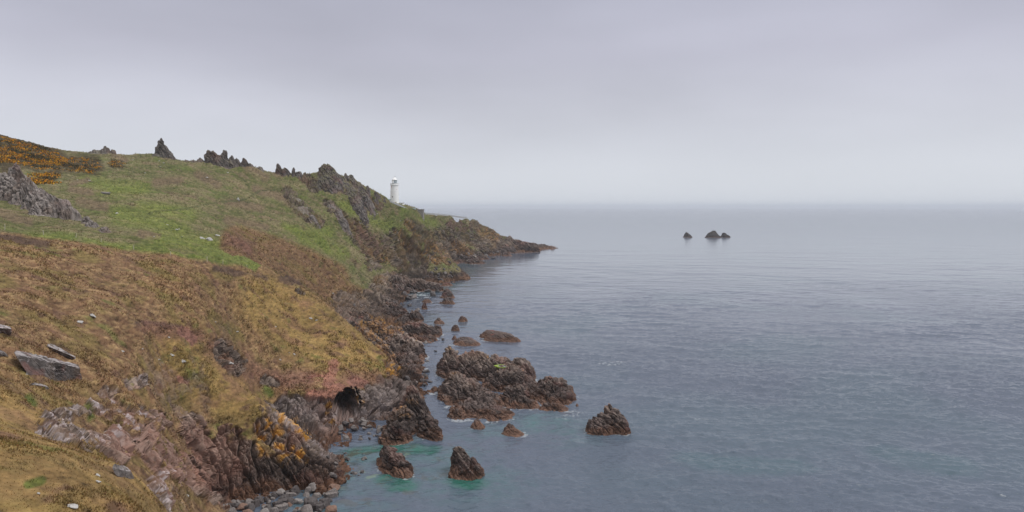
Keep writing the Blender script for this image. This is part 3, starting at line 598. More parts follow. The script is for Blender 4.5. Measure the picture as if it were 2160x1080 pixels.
rock('rock_crag', 'low broken rocks on the skyline between the tall pinnacle and the double crag', 'crag',
     [(395,337,372,6,8,3,2),(408,336,374,5,7,3,1.8),(420,333,377,6,10,3,2)], sea=False, tint=dict(light=-.1, lichen=-.5, turf=.3), th=1.1, jag=.4)
rock('rock_crag', 'ragged row of low rocks trailing right from the double crag', 'crag',
     [(488,327,385,6,8,3,2),(499,332,387,6,8,3,1.8),(530,345,392,7,9,3,2),(550,352,397,8,8,3,2)], sea=False, tint=dict(light=-.12, lichen=-.5, turf=.3), th=1.1, jag=.4)
rock('rock_crag', 'last small dark tooth on the ridge above the lighthouse house roof', 'crag',
     [(793,405,440,5,6,3,2),(811,416,447,3,4,2,2.4),(800,412,444,8,8,3,2)], sea=False, tint=dict(light=-.2, lichen=-.5), th=1.1, jag=.35)
rock('rock_crag', 'low rocky rim on the skyline between gorse and pinnacle', 'crag', [(222,309,358,7,12,4,2),(238,316,359,4,5,3,2),(205,316,357,20,20,5,2.2)], sea=False, tint=dict(light=0, lichen=-.5, turf=.4), th=1.2, jag=.35)
rock('rock_crag', 'pale grey rib of rock slanting down the slope under the gorse', 'crag',
     [(32,342,205,13,22,5,1.8),(12,364,200,36,26,5,2),(55,374,197,26,28,5,2),(80,396,190,26,28,5,2),(105,408,186,26,26,5,2),(130,418,183,22,24,5,2),(148,438,179,18,14,4,2.1),(100,425,180,30,30,5,2.3)],
     sea=False, tint=dict(light=.38, lichen=-.6), th=.9, jag=.5, res=(230,260), rot=0)
rock('rock_crag', 'small pale outcrop trailing below the slanting grey rib', 'crag', [(182,455,172,9,12,2,2),(196,466,169,16,14,2,2.2),(222,479,165,14,14,1.6,2.2)], sea=False, tint=dict(light=.25, lichen=-.6), th=.8, jag=.35)
rock('rock_crag', 'narrow grey rib on the green slope below the skyline teeth', 'crag', [(610,404,388,8,10,4,2),(625,420,372,10,14,5,2),(645,438,355,12,14,5,2.1),(662,455,343,12,14,5,2.2)], sea=False, tint=dict(light=.1, lichen=-.6, turf=.2), th=1.2, jag=.4)
rock('rock_crag', 'weathered stone rib above the dark purple gully', 'crag', [(700,428,390,8,12,4,2),(715,440,384,12,14,5,2.1),(728,460,378,12,14,5,2.2)], sea=False, tint=dict(light=0, lichen=-.6, turf=.3), th=1.3, jag=.4)
# --- boulders on the near slope
def slab(name, label, cat, C8, nsub=44, tint={}, th=.45, jag=.16):
    """a block given by eight corners worked out from image pixels: front top L, R, front bottom R, L, then the same at the back"""
    tl, tr, br, bl_, dep, lift = C8; Yl = gp(*bl_)[1]; Yr = gp(*br)[1]; m_ = F / (Yl + Yr) * 2
    C8 = [(*tl, Yl - .1), (*tr, Yr - .1), (br[0], br[1], Yr + dep * .3), (bl_[0], bl_[1], Yl + dep * .3), (tl[0] + 8, tl[1] - lift, Yl + dep), (tr[0] - 6, tr[1] - lift, Yr + dep), (br[0], br[1] + 6, Yr + dep), (bl_[0], bl_[1] + 6, Yl + dep)]
    P8 = np.array([((px - CX) / F * y_, y_, H + (HZ - py) / F * y_) for px, py, y_ in C8]); ctr = P8.mean(0)
    fs = [(0, 1, 2, 3), (5, 4, 7, 6), (4, 5, 1, 0), (3, 2, 6, 7), (4, 0, 3, 7), (1, 5, 6, 2)]; Vs = []; Fs = []; Cs = []; k = 0
    t = np.linspace(0, 1, nsub)
    for f in fs:
        a, b, c_, d = P8[list(f)]; U_, V_ = np.meshgrid(t, t, indexing='ij'); U_ = U_[..., None]; V_ = V_[..., None]
        G = (a * (1 - U_) + b * U_) * (1 - V_) + (d * (1 - U_) + c_ * U_) * V_
        q_ = G - ctr; rr_ = np.linalg.norm(q_, axis=-1, keepdims=True); nn = q_ / (rr_ + 1e-6)
        G = ctr + q_ * (1 - .1 * (np.abs(U_ * 2 - 1) ** 6 * np.abs(V_ * 2 - 1) ** 6))
        X, Y, Z = G[..., 0], G[..., 1], G[..., 2]
        dd = jag * (1.6 * blocks(X, Y, Z, .9) + .8 * blocks(X, Y, Z + 3, .35) + 2 * fbm(X, Y, Z, 1.4, 5, .6)); G = G + nn * dd[..., None]
        Nn = grid_normals(G[..., 0], G[..., 1], G[..., 2]); sg = np.sign((Nn * nn).sum(-1)); Nn *= sg[..., None]
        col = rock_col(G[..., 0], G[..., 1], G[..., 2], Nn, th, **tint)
        pale = ss(.45, .8, Nn[..., 2]) * ss(-.1, .15, fbm(X, Y, Z + 8, .8, 4, .6) + .08); col = mixc(col, C_(.42, .38, .38), pale * .75)  # upward faces painted paler, as tops lit from above
        Vs.append(G.reshape(-1, 3)); Cs.append(col.reshape(-1, 3)); ix_ = np.arange(nsub * nsub).reshape(nsub, nsub) + k
        qd = np.stack([ix_[:-1, :-1], ix_[1:, :-1], ix_[1:, 1:], ix_[:-1, 1:]], -1).reshape(-1, 4); Fs.append(qd); k += nsub * nsub
    V = np.concatenate(Vs); V -= ctr; me = bpy.data.meshes.new(name); me.from_pydata(V.tolist(), [], np.concatenate(Fs).tolist())
    bm = bmesh.new(); bm.from_mesh(me); bmesh.ops.remove_doubles(bm, verts=bm.verts[:], dist=.004); bmesh.ops.recalc_face_normals(bm, faces=bm.faces[:]); bm.to_mesh(me); bm.free()
    kd = np.concatenate(Vs) - 0; cc = np.concatenate(Cs)
    a = me.color_attributes.new('tint', 'FLOAT_COLOR', 'POINT'); co_ = np.empty(len(me.vertices) * 3, np.float32); me.vertices.foreach_get('co', co_); co_ = co_.reshape(-1, 3)
    # the weld keeps one of each pair of edge points: look its colour up by place
    look = {tuple(np.round(v, 3)): c_ for v, c_ in zip(V, cc)}
    q4 = np.ones((len(co_), 4), np.float32); q4[:, :3] = np.array([look.get(tuple(np.round(v, 3)), cc[0]) for v in co_.astype(float)]); a.data.foreach_set('color', q4.ravel())
    me.materials.append(M_rock); o = link(bpy.data.objects.new(name, me)); o.location = ctr; tag(o, label, cat); return o
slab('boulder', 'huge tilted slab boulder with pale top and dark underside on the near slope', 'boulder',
     [(28,746),(168,776),(174,814),(66,800),2.2,9], 52, tint=dict(light=-.34, red=.35, lichen=-.7))  # dark tint puts the shade of the overhanging face into the colour
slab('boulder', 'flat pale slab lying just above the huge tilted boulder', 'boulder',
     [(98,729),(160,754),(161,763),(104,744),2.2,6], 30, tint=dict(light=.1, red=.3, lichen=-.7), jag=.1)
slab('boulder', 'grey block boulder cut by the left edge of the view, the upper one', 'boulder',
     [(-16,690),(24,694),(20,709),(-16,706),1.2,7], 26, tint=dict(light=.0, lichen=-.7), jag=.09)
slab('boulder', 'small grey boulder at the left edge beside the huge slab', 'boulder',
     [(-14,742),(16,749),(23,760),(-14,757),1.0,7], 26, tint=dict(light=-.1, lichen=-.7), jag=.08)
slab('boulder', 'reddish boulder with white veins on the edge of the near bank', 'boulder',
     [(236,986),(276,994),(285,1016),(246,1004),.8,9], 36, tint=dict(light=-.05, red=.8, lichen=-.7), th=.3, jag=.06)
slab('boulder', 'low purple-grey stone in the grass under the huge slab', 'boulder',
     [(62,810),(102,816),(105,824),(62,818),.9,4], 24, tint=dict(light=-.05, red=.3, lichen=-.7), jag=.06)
print('crags', round(time.time() - T0, 1))

# ------------------------------------------------------------------ loose stones
rng = np.random.RandomState(11)
def stone_mesh(name, seed, col, sq=.6):
    bm = bmesh.new(); bmesh.ops.create_icosphere(bm, subdivisions=3, radius=1)
    P = np.array([v.co for v in bm.verts]); n_ = fbm(P[:, 0] + seed * 7, P[:, 1], P[:, 2], 1.1, 3) * .55
    cuts = rng.normal(size=(9, 3)); cuts /= np.linalg.norm(cuts, axis=1)[:, None]
    P = P * (1 + n_[:, None])
    for cu_ in cuts:
        dd = P @ cu_ - .62; P = P - np.clip(dd, 0, None)[:, None] * cu_ * .9
    P *= np.array([1, .8, sq])
    for v, p in zip(bm.verts, P): v.co = p
    me = bpy.data.meshes.new(name); bm.to_mesh(me); bm.free()
    me.materials.append(col); return me
M_st_pale = flat_mat('pale_stone', (.22, .20, .19), .85, .3, 4); M_st_white = flat_mat('white_stone', (.40, .385, .37), .85, .25, 4); M_st_grey = flat_mat('grey_stone', (.17, .148, .14), .85, .4, 5)
M_st_dark = flat_mat('dark_wet_stone', (.075, .062, .06), .55, .4, 5); M_st_rust = flat_mat('rust_stone', (.19, .115, .085), .85, .3, 4)
mesh_of = {k: [stone_mesh('stone', i + 10 * j, m) for i in range(4)] for j, (k, m) in enumerate([('pale', M_st_pale), ('grey', M_st_grey), ('dark', M_st_dark), ('rust', M_st_rust), ('white', M_st_white)])}
def stone(px, py, w_px, kind, label, group=None, flat=.6, name='stone', cat='stone', lo=20):
    g = gp(px, py, lo); s = w_px * g[1] / F / 2
    o = bpy.data.objects.new(name, mesh_of[kind][rng.randint(4)]); link(o)
    o.location = (g[0], g[1], g[2] + s * .15); o.scale = (s * rng.uniform(.9, 1.1), s * rng.uniform(.8, 1.1), s * rng.uniform(.7, 1.1) * flat / .6)
    o.rotation_euler = (rng.uniform(-.3, .3), rng.uniform(-.1, .5), rng.uniform(-.6, .6)); tag(o, label, cat, group); return o
# beach boulders
def beach(n_, poly, smin, smax, label, group, kinds):
    for k in range(n_):
        px = rng.uniform(poly[0], poly[2]); py = rng.uniform(poly[1], poly[3])
        if len(poly) > 4 and py < poly[4](px): continue
        kd = kinds[rng.randint(len(kinds))]
        stone(px, py, rng.uniform(smin, smax) * (1.3 if rng.rand() < .15 else 1), kd, label.replace('COL', {'pale': 'pale grey', 'grey': 'grey', 'dark': 'black', 'rust': 'rust red'}[kd]), group, .8, 'boulder', 'boulder', 95)
beach(120, (430, 1030, 705, 1085, lambda x: 1075 - (x - 450) * .25 + 0), 10, 34, 'COL boulder among the others on the beach under the streaked cliff', 'boulders on the beach below the near cliff', ['grey', 'grey', 'dark', 'dark', 'rust', 'pale'])
beach(34, (705, 888, 810, 930), 6, 17, 'COL boulder among the others on the little beach below the sea cave', 'boulders in the cove below the cave', ['grey', 'grey', 'dark'])
beach(22, (690, 950, 770, 1010), 5, 14, 'COL stone breaking the water among others at the cove edge', 'stones in the shallow cove water', ['dark', 'grey'])
stone(592, 1040, 22, 'pale', 'large pale grey boulder, most conspicuous on the beach below the streaked cliff', None, .9, 'boulder', 'boulder', 95)
pth = [(735,655),(760,680),(790,695),(830,705),(870,690),(905,700),(915,720),(905,745),(900,775),(885,800),(875,815),(850,800),(890,660),(865,640),(845,640),(820,630),(870,625),(900,612),(930,606),(950,585),(940,565),(900,590),(880,600),(960,552),(980,548),(1020,540),(1060,532),(1100,526)]
for i in range(110):
    k = rng.randint(len(pth) - 1); t_ = rng.rand(); a_, b_ = pth[k], pth[k + 1]; px = a_[0] + t_ * (b_[0] - a_[0]) + rng.normal() * 12; py = a_[1] + t_ * (b_[1] - a_[1]) + rng.normal() * 7
    kd = ['grey', 'dark', 'dark', 'rust'][rng.randint(4)] if rng.rand() < .5 else 'dark'
    stone(px, py, rng.uniform(7, 20) * (1 if py > 600 else .7), kd, 'fallen ' + {'grey': 'grey', 'dark': 'black', 'rust': 'rust red'}[kd] + ' block among the jumble along the rocky shore', 'fallen blocks along the rocky shore', .8, 'boulder', 'boulder', 140)
# pale stones in the turf
def scatter(pts, kind, label, group, sz=(3, 7)):
    for px, py in pts: stone(px, py, rng.uniform(*sz), 'white', label, group, .5)
scatter([(168,385),(187,390),(160,398),(175,400),(188,381),(144,395),(163,380),(200,392)], 'pale', 'small pale stone among several on the turf below the gorse', 'pale stones below the gorse', (3, 6))
scatter([(260,357),(233,348),(280,338),(336,340),(345,345),(352,364),(393,377),(338,352),(306,365),(372,380)], 'pale', 'small pale stone among others on the slope below the tall pinnacle', 'pale stones below the pinnacle', (3, 6))
scatter([(445,350),(455,348),(475,362),(480,365),(436,375),(452,390),(440,345),(468,353)], 'pale', 'small pale stone among others on the slope below the double crag', 'pale stones below the double crag', (3, 6))
scatter([(346,472),(352,475),(372,485),(378,484),(382,500),(325,500),(245,452),(405,500),(360,452)], 'pale', 'pale stone among several in the bright green turf', 'pale stones in the bright turf', (5, 10))
scatter([(720,421),(725,419),(740,440),(700,407),(790,455),(810,462),(830,458),(845,468),(795,452),(850,486)], 'pale', 'tiny pale stone among others on the far slope toward the lighthouse', 'pale stones on the far slope', (3, 5))
scatter([(110,812),(55,790),(300,737),(335,760),(356,713),(258,742),(340,690),(455,680),(580,690),(590,760),(610,745),(500,700),(620,748)], 'pale', 'small pale stone lying alone in the brown bracken of the near slope', 'pale stones in the bracken', (4, 9))
scatter([(655,672),(668,676),(700,620),(655,590),(690,600),(725,640)], 'pale', 'pale stone on the brown slope above the shore rocks', 'pale stones above the shore rocks', (4, 8))
stone(502, 422, 9, 'white', 'bright white upright stone beside the footpath on the middle slope', None, 1.0)
stone(222, 410, 24, 'pale', 'pale flat rock with a long low shape below the gorse', None, .35)
for px, py, wd, lb in [(425,505,20,'left flat white slab of the pair in the bright turf'), (442,508,22,'right flat white slab of the pair in the bright turf'), (460,499,14,'small white slab beside the pair in the bright turf'),
                       (247,452,12,'narrow white stone on the turf above the outcrop tail'), (195,667,16,'long pale stone lying on the bracken slope above the trodden terraces'),
                       (170,682,15,'low pinkish stone on the bracken slope left of the long pale stone'), (362,750,11,'pale wedge stone near the right of the bracken slope'), (383,762,17,'long pale stone with dark shadow near the bottom of the bracken slope'),
                       (485,768,17,'pale block in the red eroded gully'), (395,1047,10,'small white stone on top of the near rocky shoulder'), (150,1070,30,'long white stone in the grass at the bottom of the view'),
                       (205,1003,14,'pale stone on the grassy near bank, upper of two'), (207,1017,12,'pale stone on the grassy near bank, lower of two'), (82,1042,8,'tiny white stone on the grassy near bank')]:
    stone(px, py, wd, 'white', lb, None, .45)
# ------------------------------------------------------------------ rough grass and bracken: one mass of small blades rooted in the slope
def tufts(n_=115000):
    r = np.random.RandomState(5)
    ok = ((rk_land < .45) & (land_Y > 14) & (land_PX > -60) & (land_Z > 1)).ravel(); ix_ = np.nonzero(ok)[0]; 
    cl = (ss(-.25, .3, nB + .6 * nA + .5 * nC).ravel()[ix_] + .12); ix_ = r.choice(ix_, size=n_, p=cl / cl.sum())
    P = land_P.reshape(-1, 3)[ix_]; nn = land_N.reshape(-1, 3)[ix_]; cc = land_C.reshape(-1, 3)[ix_]; D_ = land_Y.ravel()[ix_]
    gz_ = land_A.ravel()[ix_]; s_ = (.00095 * D_ + .025) * r.uniform(.5, 1.35, n_) * (1 - .35 * gz_) * (.7 + .7 * ss(-.2, .35, (nB + .6 * nA).ravel()[ix_])); tall = 1.5 + 0 * s_
    P = P + r.normal(size=(n_, 3)) * (s_ * .8)[:, None] * (1, 1, 0)
    V = np.zeros((n_, 6, 3)); 
    for b in range(2):
        ang = r.uniform(0, 6.28, n_); d = np.stack([np.cos(ang), np.sin(ang), 0 * ang], 1); lean = r.normal(size=(n_, 3)) * .5 + nn * .55 + (0, 0, .75)
        lean /= np.linalg.norm(lean, axis=1)[:, None]
        V[:, b * 3] = P - d * (s_ * .42)[:, None] - nn * (s_ * .25)[:, None]; V[:, b * 3 + 1] = P + d * (s_ * .42)[:, None] - nn * (s_ * .25)[:, None]; V[:, b * 3 + 2] = P + lean * (s_ * tall)[:, None]
    C6 = np.repeat((cc * r.uniform(.98, 1.36, (n_, 1)) * (1 + r.normal(size=(n_, 3)) * .06))[:, None], 6, 1)
    V = V.reshape(-1, 3); me = bpy.data.meshes.new('rough_grass'); me.vertices.add(len(V)); me.vertices.foreach_set('co', V.astype(np.float32).ravel())
    nf = n_ * 2; me.loops.add(nf * 3); me.loops.foreach_set('vertex_index', np.arange(nf * 3, dtype=np.int32)); me.polygons.add(nf); me.polygons.foreach_set('loop_start', np.arange(0, nf * 3, 3, dtype=np.int32)); me.update(calc_edges=True)
    a = me.color_attributes.new('tint', 'FLOAT_COLOR', 'POINT'); q4 = np.ones((len(V), 4), np.float32); q4[:, :3] = np.clip(C6.reshape(-1, 3), .01, .6); a.data.foreach_set('color', q4.ravel())
    for p_ in me.polygons[:1]: pass
    pass
    mt = attr_mat('grass_blade', .9, None, .1, .1, 3); t_ = mt.node_tree; pb_ = t_.nodes['Principled BSDF']; srcc = pb_.inputs['Base Color'].links[0].from_socket
    df = t_.nodes.new('ShaderNodeBsdfDiffuse'); tl_ = t_.nodes.new('ShaderNodeBsdfTranslucent'); mx_ = t_.nodes.new('ShaderNodeMixShader')
    t_.links.new(srcc, df.inputs[0]); t_.links.new(srcc, tl_.inputs[0]); t_.links.new(df.outputs[0], mx_.inputs[1]); t_.links.new(tl_.outputs[0], mx_.inputs[2])
    t_.links.new(mx_.outputs[0], t_.nodes['Material Output'].inputs['Surface'])
    me.materials.append(mt); o = link(bpy.data.objects.new('rough_grass', me)); tag(o, 'rough grass and dead bracken covering the hillside', 'grass', None, 'stuff')
tufts()
# ------------------------------------------------------------------ fence posts along the field edge
M_post = flat_mat('weathered_post', (.42, .38, .30), .8)
pm = bmesh.new(); bmesh.ops.create_cone(pm, cap_ends=True, segments=8, radius1=.075, radius2=.06, depth=1.15)
for v in pm.verts:
    v.co.z += .5
    if v.co.z > 1: v.co.z += v.co.x * .4
pme = bpy.data.meshes.new('fence_post'); pm.to_mesh(pme); pm.free(); pme.materials.append(M_post)
ords = ['first', 'second', 'third', 'fourth', 'fifth', 'sixth', 'seventh', 'eighth', 'ninth']
for i, (px, py) in enumerate([(10,485),(92,497),(160,504),(213,514),(282,528),(360,541),(437,552),(470,557),(521,567)]):
    g = gp(px, py); o = link(bpy.data.objects.new('fence_post', pme)); o.location = g; o.rotation_euler = (rng.uniform(-.06, .06), rng.uniform(-.08, .08), rng.uniform(0, 3))
    tag(o, ords[i] + ' pale fence post from the left along the green field edge', 'fence post', 'fence posts along the field edge')
# ------------------------------------------------------------------ gorse in flower: one mass of small leaf clumps
def gorse():
    pts = []; st = [(22,[(0,297),(60,312),(120,335)]),(20,[(0,325),(90,345),(200,352)]),(16,[(60,380),(115,378)]),(9,[(235,346),(258,350)]),(12,[(-40,340),(15,335)]),(24,[(-300,260),(-60,300)])]
    r = np.random.RandomState(3)
    V = []; Fc = []; Cc = []; k = 0
    for rad, ps in st:
        L = sum(math.hypot(ps[i+1][0]-ps[i][0], ps[i+1][1]-ps[i][1]) for i in range(len(ps)-1)) or 1
        for i in range(len(ps) - 1):
            nb = int(math.hypot(ps[i+1][0]-ps[i][0], ps[i+1][1]-ps[i][1]) * rad / 9)
            for _ in range(nb):
                t = r.rand(); px = ps[i][0] + t * (ps[i+1][0]-ps[i][0]) + r.uniform(-rad, rad) * .7; py = ps[i][1] + t * (ps[i+1][1]-ps[i][1]) + r.uniform(-rad, rad) * .75
                sky_y = np.interp(px, [-500,-200,0,60,130,220,262,330], [125,228,286,302,320,324,331,326])
                if py < sky_y + 2: continue
                pts.append((px, py, r.uniform(.6, 1.5)))
    flw = lambda g: float(fbm(np.array(g[0]), np.array(g[1]), np.array(g[2]), 9, 3))
    for px, py, s in pts:
        g = gp(px, py)
        if g[1] > 1000: continue
        fl = flw(g) + r.uniform(-.12, .16)
        nl = 26
        th_ = r.uniform(0, 6.28, nl); ph = np.arccos(r.uniform(0, 1, nl)); rr = s * r.uniform(.6, 1.1, nl)
        c = g + np.stack([np.cos(th_) * np.sin(ph) * rr * 1.2, np.sin(th_) * np.sin(ph) * rr * 1.2, np.cos(ph) * rr * .75], 1)
        for j in range(nl):
            a = r.normal(size=(4, 3)); a /= np.linalg.norm(a, axis=1)[:, None]; sz = r.uniform(.18, .38)
            V.extend(c[j] + a * sz); Fc.append((k, k+1, k+2, k+3)); k += 4
            if fl > -.06 and ph[j] < 1.4 and r.rand() < .66: cc = (.62 * r.uniform(.7, 1.1), .27 * r.uniform(.8, 1.1), .012)
            elif r.rand() < .35: cc = (.12, .07, .03)
            else: cc = (.055, .05, .018)
            Cc.extend([cc] * 4)
    me = bpy.data.meshes.new('gorse'); me.from_pydata([tuple(v) for v in V], [], Fc)
    a = me.color_attributes.new('tint', 'FLOAT_COLOR', 'POINT'); q = np.ones((len(V), 4), np.float32); q[:, :3] = np.array(Cc); a.data.foreach_set('color', q.ravel())
    me.materials.append(attr_mat('gorse_leaf_and_flower', .9, None, .15, .1, 3)); o = link(bpy.data.objects.new('gorse', me))
    tag(o, 'gorse in orange yellow flower covering the top left hillside', 'gorse', None, 'stuff')
gorse()
print('small things', round(time.time() - T0, 1))

# ------------------------------------------------------------------ lighthouse and its buildings
M_white = flat_mat('white_painted_masonry', (.92, .92, .91), .6, .04, .6); M_glass = flat_mat('lantern_glass', (.16, .22, .25), .12, .05, 2, 0, .8)
M_dkwin = flat_mat('dark_window', (.05, .055, .06), .3); M_roof = flat_mat('grey_green_roof', (.20, .25, .25), .7); M_wallst = flat_mat('rubble_stone', (.24, .22, .20), .9, .35, 1.5)
M_corb = flat_mat('grey_corbels', (.5, .5, .5), .7); M_iron = flat_mat('grey_ironwork', (.22, .24, .25), .5); M_rust = flat_mat('faded_red_stain', (.55, .38, .36), .8)
def lathe(prof, seg=48):
    bm = bmesh.new(); rings = []
    for r_, z in prof: rings.append([bm.verts.new((r_ * math.cos(2 * math.pi * i / seg), r_ * math.sin(2 * math.pi * i / seg), z)) for i in range(seg)])
    for a, b in zip(rings[:-1], rings[1:]):
        for i in range(seg): bm.faces.new((a[i], a[(i + 1) % seg], b[(i + 1) % seg], b[i]))
    bm.faces.new(rings[0][::-1]); bm.faces.new(rings[-1]); return bm
def addbox(bm, x0, x1, y0, y1, z0, z1):
    v = [bm.verts.new(p) for p in [(x0,y0,z0),(x1,y0,z0),(x1,y1,z0),(x0,y1,z0),(x0,y0,z1),(x1,y0,z1),(x1,y1,z1),(x0,y1,z1)]]
    for f in [(0,3,2,1),(4,5,6,7),(0,1,5,4),(1,2,6,5),(2,3,7,6),(3,0,4,7)]: bm.faces.new([v[i] for i in f])
def fin(name, bm, mat, parent=None, smooth=False, bev=0):
    if bev: bmesh.ops.bevel(bm, geom=bm.edges[:], offset=bev, segments=2, affect='EDGES')
    bmesh.ops.recalc_face_normals(bm, faces=bm.faces[:])
    me = bpy.data.meshes.new(name); bm.to_mesh(me); bm.free(); me.materials.append(mat)
    if smooth:
        for p in me.polygons: p.use_smooth = True
    return link(bpy.data.objects.new(name, me), parent)
LY = 520.; LX = (832.2 - CX) / F * LY; mpp = LY / F; zz = lambda py: H + (HZ - py) * mpp
lb = float(Tz(np.array(LX), np.array(LY))) - 1.0
L = link(bpy.data.objects.new('lighthouse', None)); L.location = (LX, LY, lb)
tag(L, 'white round lighthouse tower with domed lantern behind the grassy ridge', 'lighthouse')
q = lambda py: zz(py) - lb
fin('tower', lathe([(3.25, 0), (3.25, .6), (3.1, .8), (3.02, q(425)), (2.86, q(403.4)), (2.95, q(403.2)), (2.95, q(402.6)), (2.82, q(402.4)), (2.68, q(391.2)), (2.72, q(391))], 64), M_white, L, False)
fin('gallery', lathe([(2.72, q(391)), (2.95, q(390.6)), (3.05, q(390.2)), (3.05, q(389.7)), (2.9, q(389.6)), (2.9, q(387.2)), (3.0, q(387.1)), (3.0, q(386.8)), (1.9, q(386.7))], 64), M_white, L, True)
cb = bmesh.new()
for i in range(28):
    a = 2 * math.pi * i / 28; m0 = len(cb.verts); addbox(cb, 2.72, 3.12, -.14, .14, q(390.95), q(390.2))
    cb.verts.ensure_lookup_table()
    for v in cb.verts[m0:]: v.co.x, v.co.y = v.co.x * math.cos(a) - v.co.y * math.sin(a), v.co.x * math.sin(a) + v.co.y * math.cos(a)
fin('corbel_ring', cb, M_corb, L)
lan = fin('lantern', lathe([(1.78, q(387)), (1.78, q(385.6)), (1.7, q(385.5)), (1.7, q(380.2)), (1.95, q(380)), (1.95, q(379.6))], 16), M_glass, L)
gb = bmesh.new()
for i in range(12):
    a = 2 * math.pi * i / 12; m0 = len(gb.verts); addbox(gb, 1.68, 1.80, -.07, .07, q(386), q(380))
    gb.verts.ensure_lookup_table()
    for v in gb.verts[m0:]: v.co.x, v.co.y = v.co.x * math.cos(a) - v.co.y * math.sin(a), v.co.x * math.sin(a) + v.co.y * math.cos(a)
# blank white panels on the landward side
for a0 in range(200, 262, 4):
    a = math.radians(a0); m0 = len(gb.verts); addbox(gb, 1.705, 1.74, -.07, .07, q(385.5), q(380.3)); gb.verts.ensure_lookup_table()
    for v in gb.verts[m0:]: v.co.x, v.co.y = v.co.x * math.cos(a) - v.co.y * math.sin(a), v.co.x * math.sin(a) + v.co.y * math.cos(a)
fin('glazing_frame', gb, M_white, lan)
fin('dome', lathe([(2.0, q(379.9)), (1.95, q(379.2)), (1.5, q(377.8)), (.95, q(376.7)), (.75, q(376.4)), (.75, q(375)), (.5, q(374.3)), (.12, q(373.9)), (.1, q(372.3)), (.05, q(371.5))], 32), M_white, L, True)
vb = bmesh.new(); addbox(vb, .05, .75, -.04, .04, q(372.6), q(371.9)); fin('wind_vane', vb, M_iron, L)
def face_win(name, dx, py, w_, h_, mat, rad=2.98, out=.06):
    b_ = bmesh.new(); a = math.asin(dx / rad); m0 = 0; addbox(b_, rad - .25, rad + out, -w_ / 2, w_ / 2, q(py) - h_ / 2, q(py) + h_ / 2)
    ang = -math.pi / 2 + a
    for v in b_.verts: v.co.x, v.co.y = v.co.x * math.cos(ang) - v.co.y * math.sin(ang), v.co.x * math.sin(ang) + v.co.y * math.cos(ang)
    return fin(name, b_, mat, L)
face_win('window', -1.05, 415, .75, .85, M_dkwin, 2.95); face_win('window', -1.85, 394.5, .55, 1.7, M_rust, 2.72, .03); face_win('window', 1.9, 399.5, .3, .8, M_rust, 2.8, .03)
def bldg(px0, px1, pytop, Yb, dep, zb, wallm, roofm, label, name='outbuilding', roof_h=.8, wins=()):
    x0 = (px0 - CX) / F * Yb; x1 = (px1 - CX) / F * Yb; zt = H + (HZ - pytop) / F * Yb; cx = (x0 + x1) / 2
    R = link(bpy.data.objects.new(name, None)); R.location = (cx, Yb, zb); tag(R, label, 'building'); hw = (x1 - x0) / 2; ht = zt - zb - roof_h
    b_ = bmesh.new(); addbox(b_, -hw, hw, 0, dep, -1, ht); fin('wall', b_, wallm, R)
    b_ = bmesh.new(); e_ = .3
    v = [b_.verts.new(p) for p in [(-hw-e_,-e_,ht),(hw+e_,-e_,ht),(hw+e_,dep+e_,ht),(-hw-e_,dep+e_,ht),(-hw-e_,dep/2,ht+roof_h),(hw+e_,dep/2,ht+roof_h)]]
    for f in [(0,1,5,4),(2,3,4,5),(0,4,3),(1,2,5),(0,3,2,1)]: b_.faces.new([v[i] for i in f])
    fin('roof', b_, roofm, R)
    for wx in wins:
        b_ = bmesh.new(); addbox(b_, wx - .4, wx + .4, -.06, .1, ht - 1.6, ht - .5); fin('window', b_, M_dkwin, R)
    return R
tz = lambda px, Yb: float(Tz(np.array((px - CX) / F * Yb), np.array(Yb)))
bldg(842.5, 850, 427.3, 505, 6, tz(846, 505) - 1, M_white, M_iron, 'small white building tucked against the foot of the lighthouse', roof_h=.25, wins=(0,))
bldg(804.5, 821.5, 419.3, 500, 7, tz(812, 500) - 2, M_white, M_roof, 'low house with a grey green roof left of the lighthouse', roof_h=.9, wins=(-1.5, 1.5))
bldg(857, 875, 438.3, 500, 6, tz(866, 500) - 2, M_white, M_roof, 'low white shed with green roof right of the lighthouse', roof_h=.7, wins=(-1, 1.2))
bldg(880, 892, 441.2, 505, 8, tz(886, 505) - 3, M_wallst, M_wallst, 'dark square stone building at the end of the lighthouse wall', roof_h=.15)
def wall_run(pts, h_, th_, mat, label):
    P_ = [np.array([(px - CX) / F * y_, y_, H + (HZ - py) / F * y_]) for px, py, y_ in pts]
    b_ = bmesh.new(); prev = None
    dense = []
    for a, b in zip(P_[:-1], P_[1:]):
        for t in np.linspace(0, 1, 6, endpoint=False): dense.append(a + (b - a) * t)
    dense.append(P_[-1])
    o0 = dense[0].copy()
    for i, p in enumerate(dense):
        d_ = dense[min(i + 1, len(dense) - 1)] - dense[max(i - 1, 0)]; nrm = np.array([-d_[1], d_[0], 0]); nrm /= np.linalg.norm(nrm) + 1e-9
        jj = rng.uniform(-.05, .05); q_ = p - o0
        cur = [b_.verts.new(tuple(q_ + nrm * th_ / 2 + (0, 0, -h_ * 2))), b_.verts.new(tuple(q_ - nrm * th_ / 2 + (0, 0, -h_ * 2))), b_.verts.new(tuple(q_ - nrm * th_ / 2 + (0, 0, jj))), b_.verts.new(tuple(q_ + nrm * th_ / 2 + (0, 0, jj)))]
        if prev:
            for k in range(4): b_.faces.new((prev[k], prev[(k + 1) % 4], cur[(k + 1) % 4], cur[k]))
        else: b_.faces.new(cur)
        prev = cur
    b_.faces.new(prev[::-1]); o = fin('boundary_wall', b_, mat); o.location = o0; tag(o, label, 'wall'); return o
M_wallpale = flat_mat('pale_coping', (.38, .38, .38), .85, .2, 1)
wall_run([(820,421.5,452),(832,427,457),(845,432.5,463),(858,438.5,470)], .5, .5, M_wallpale, 'grey boundary wall running down the slope in front of the lighthouse')
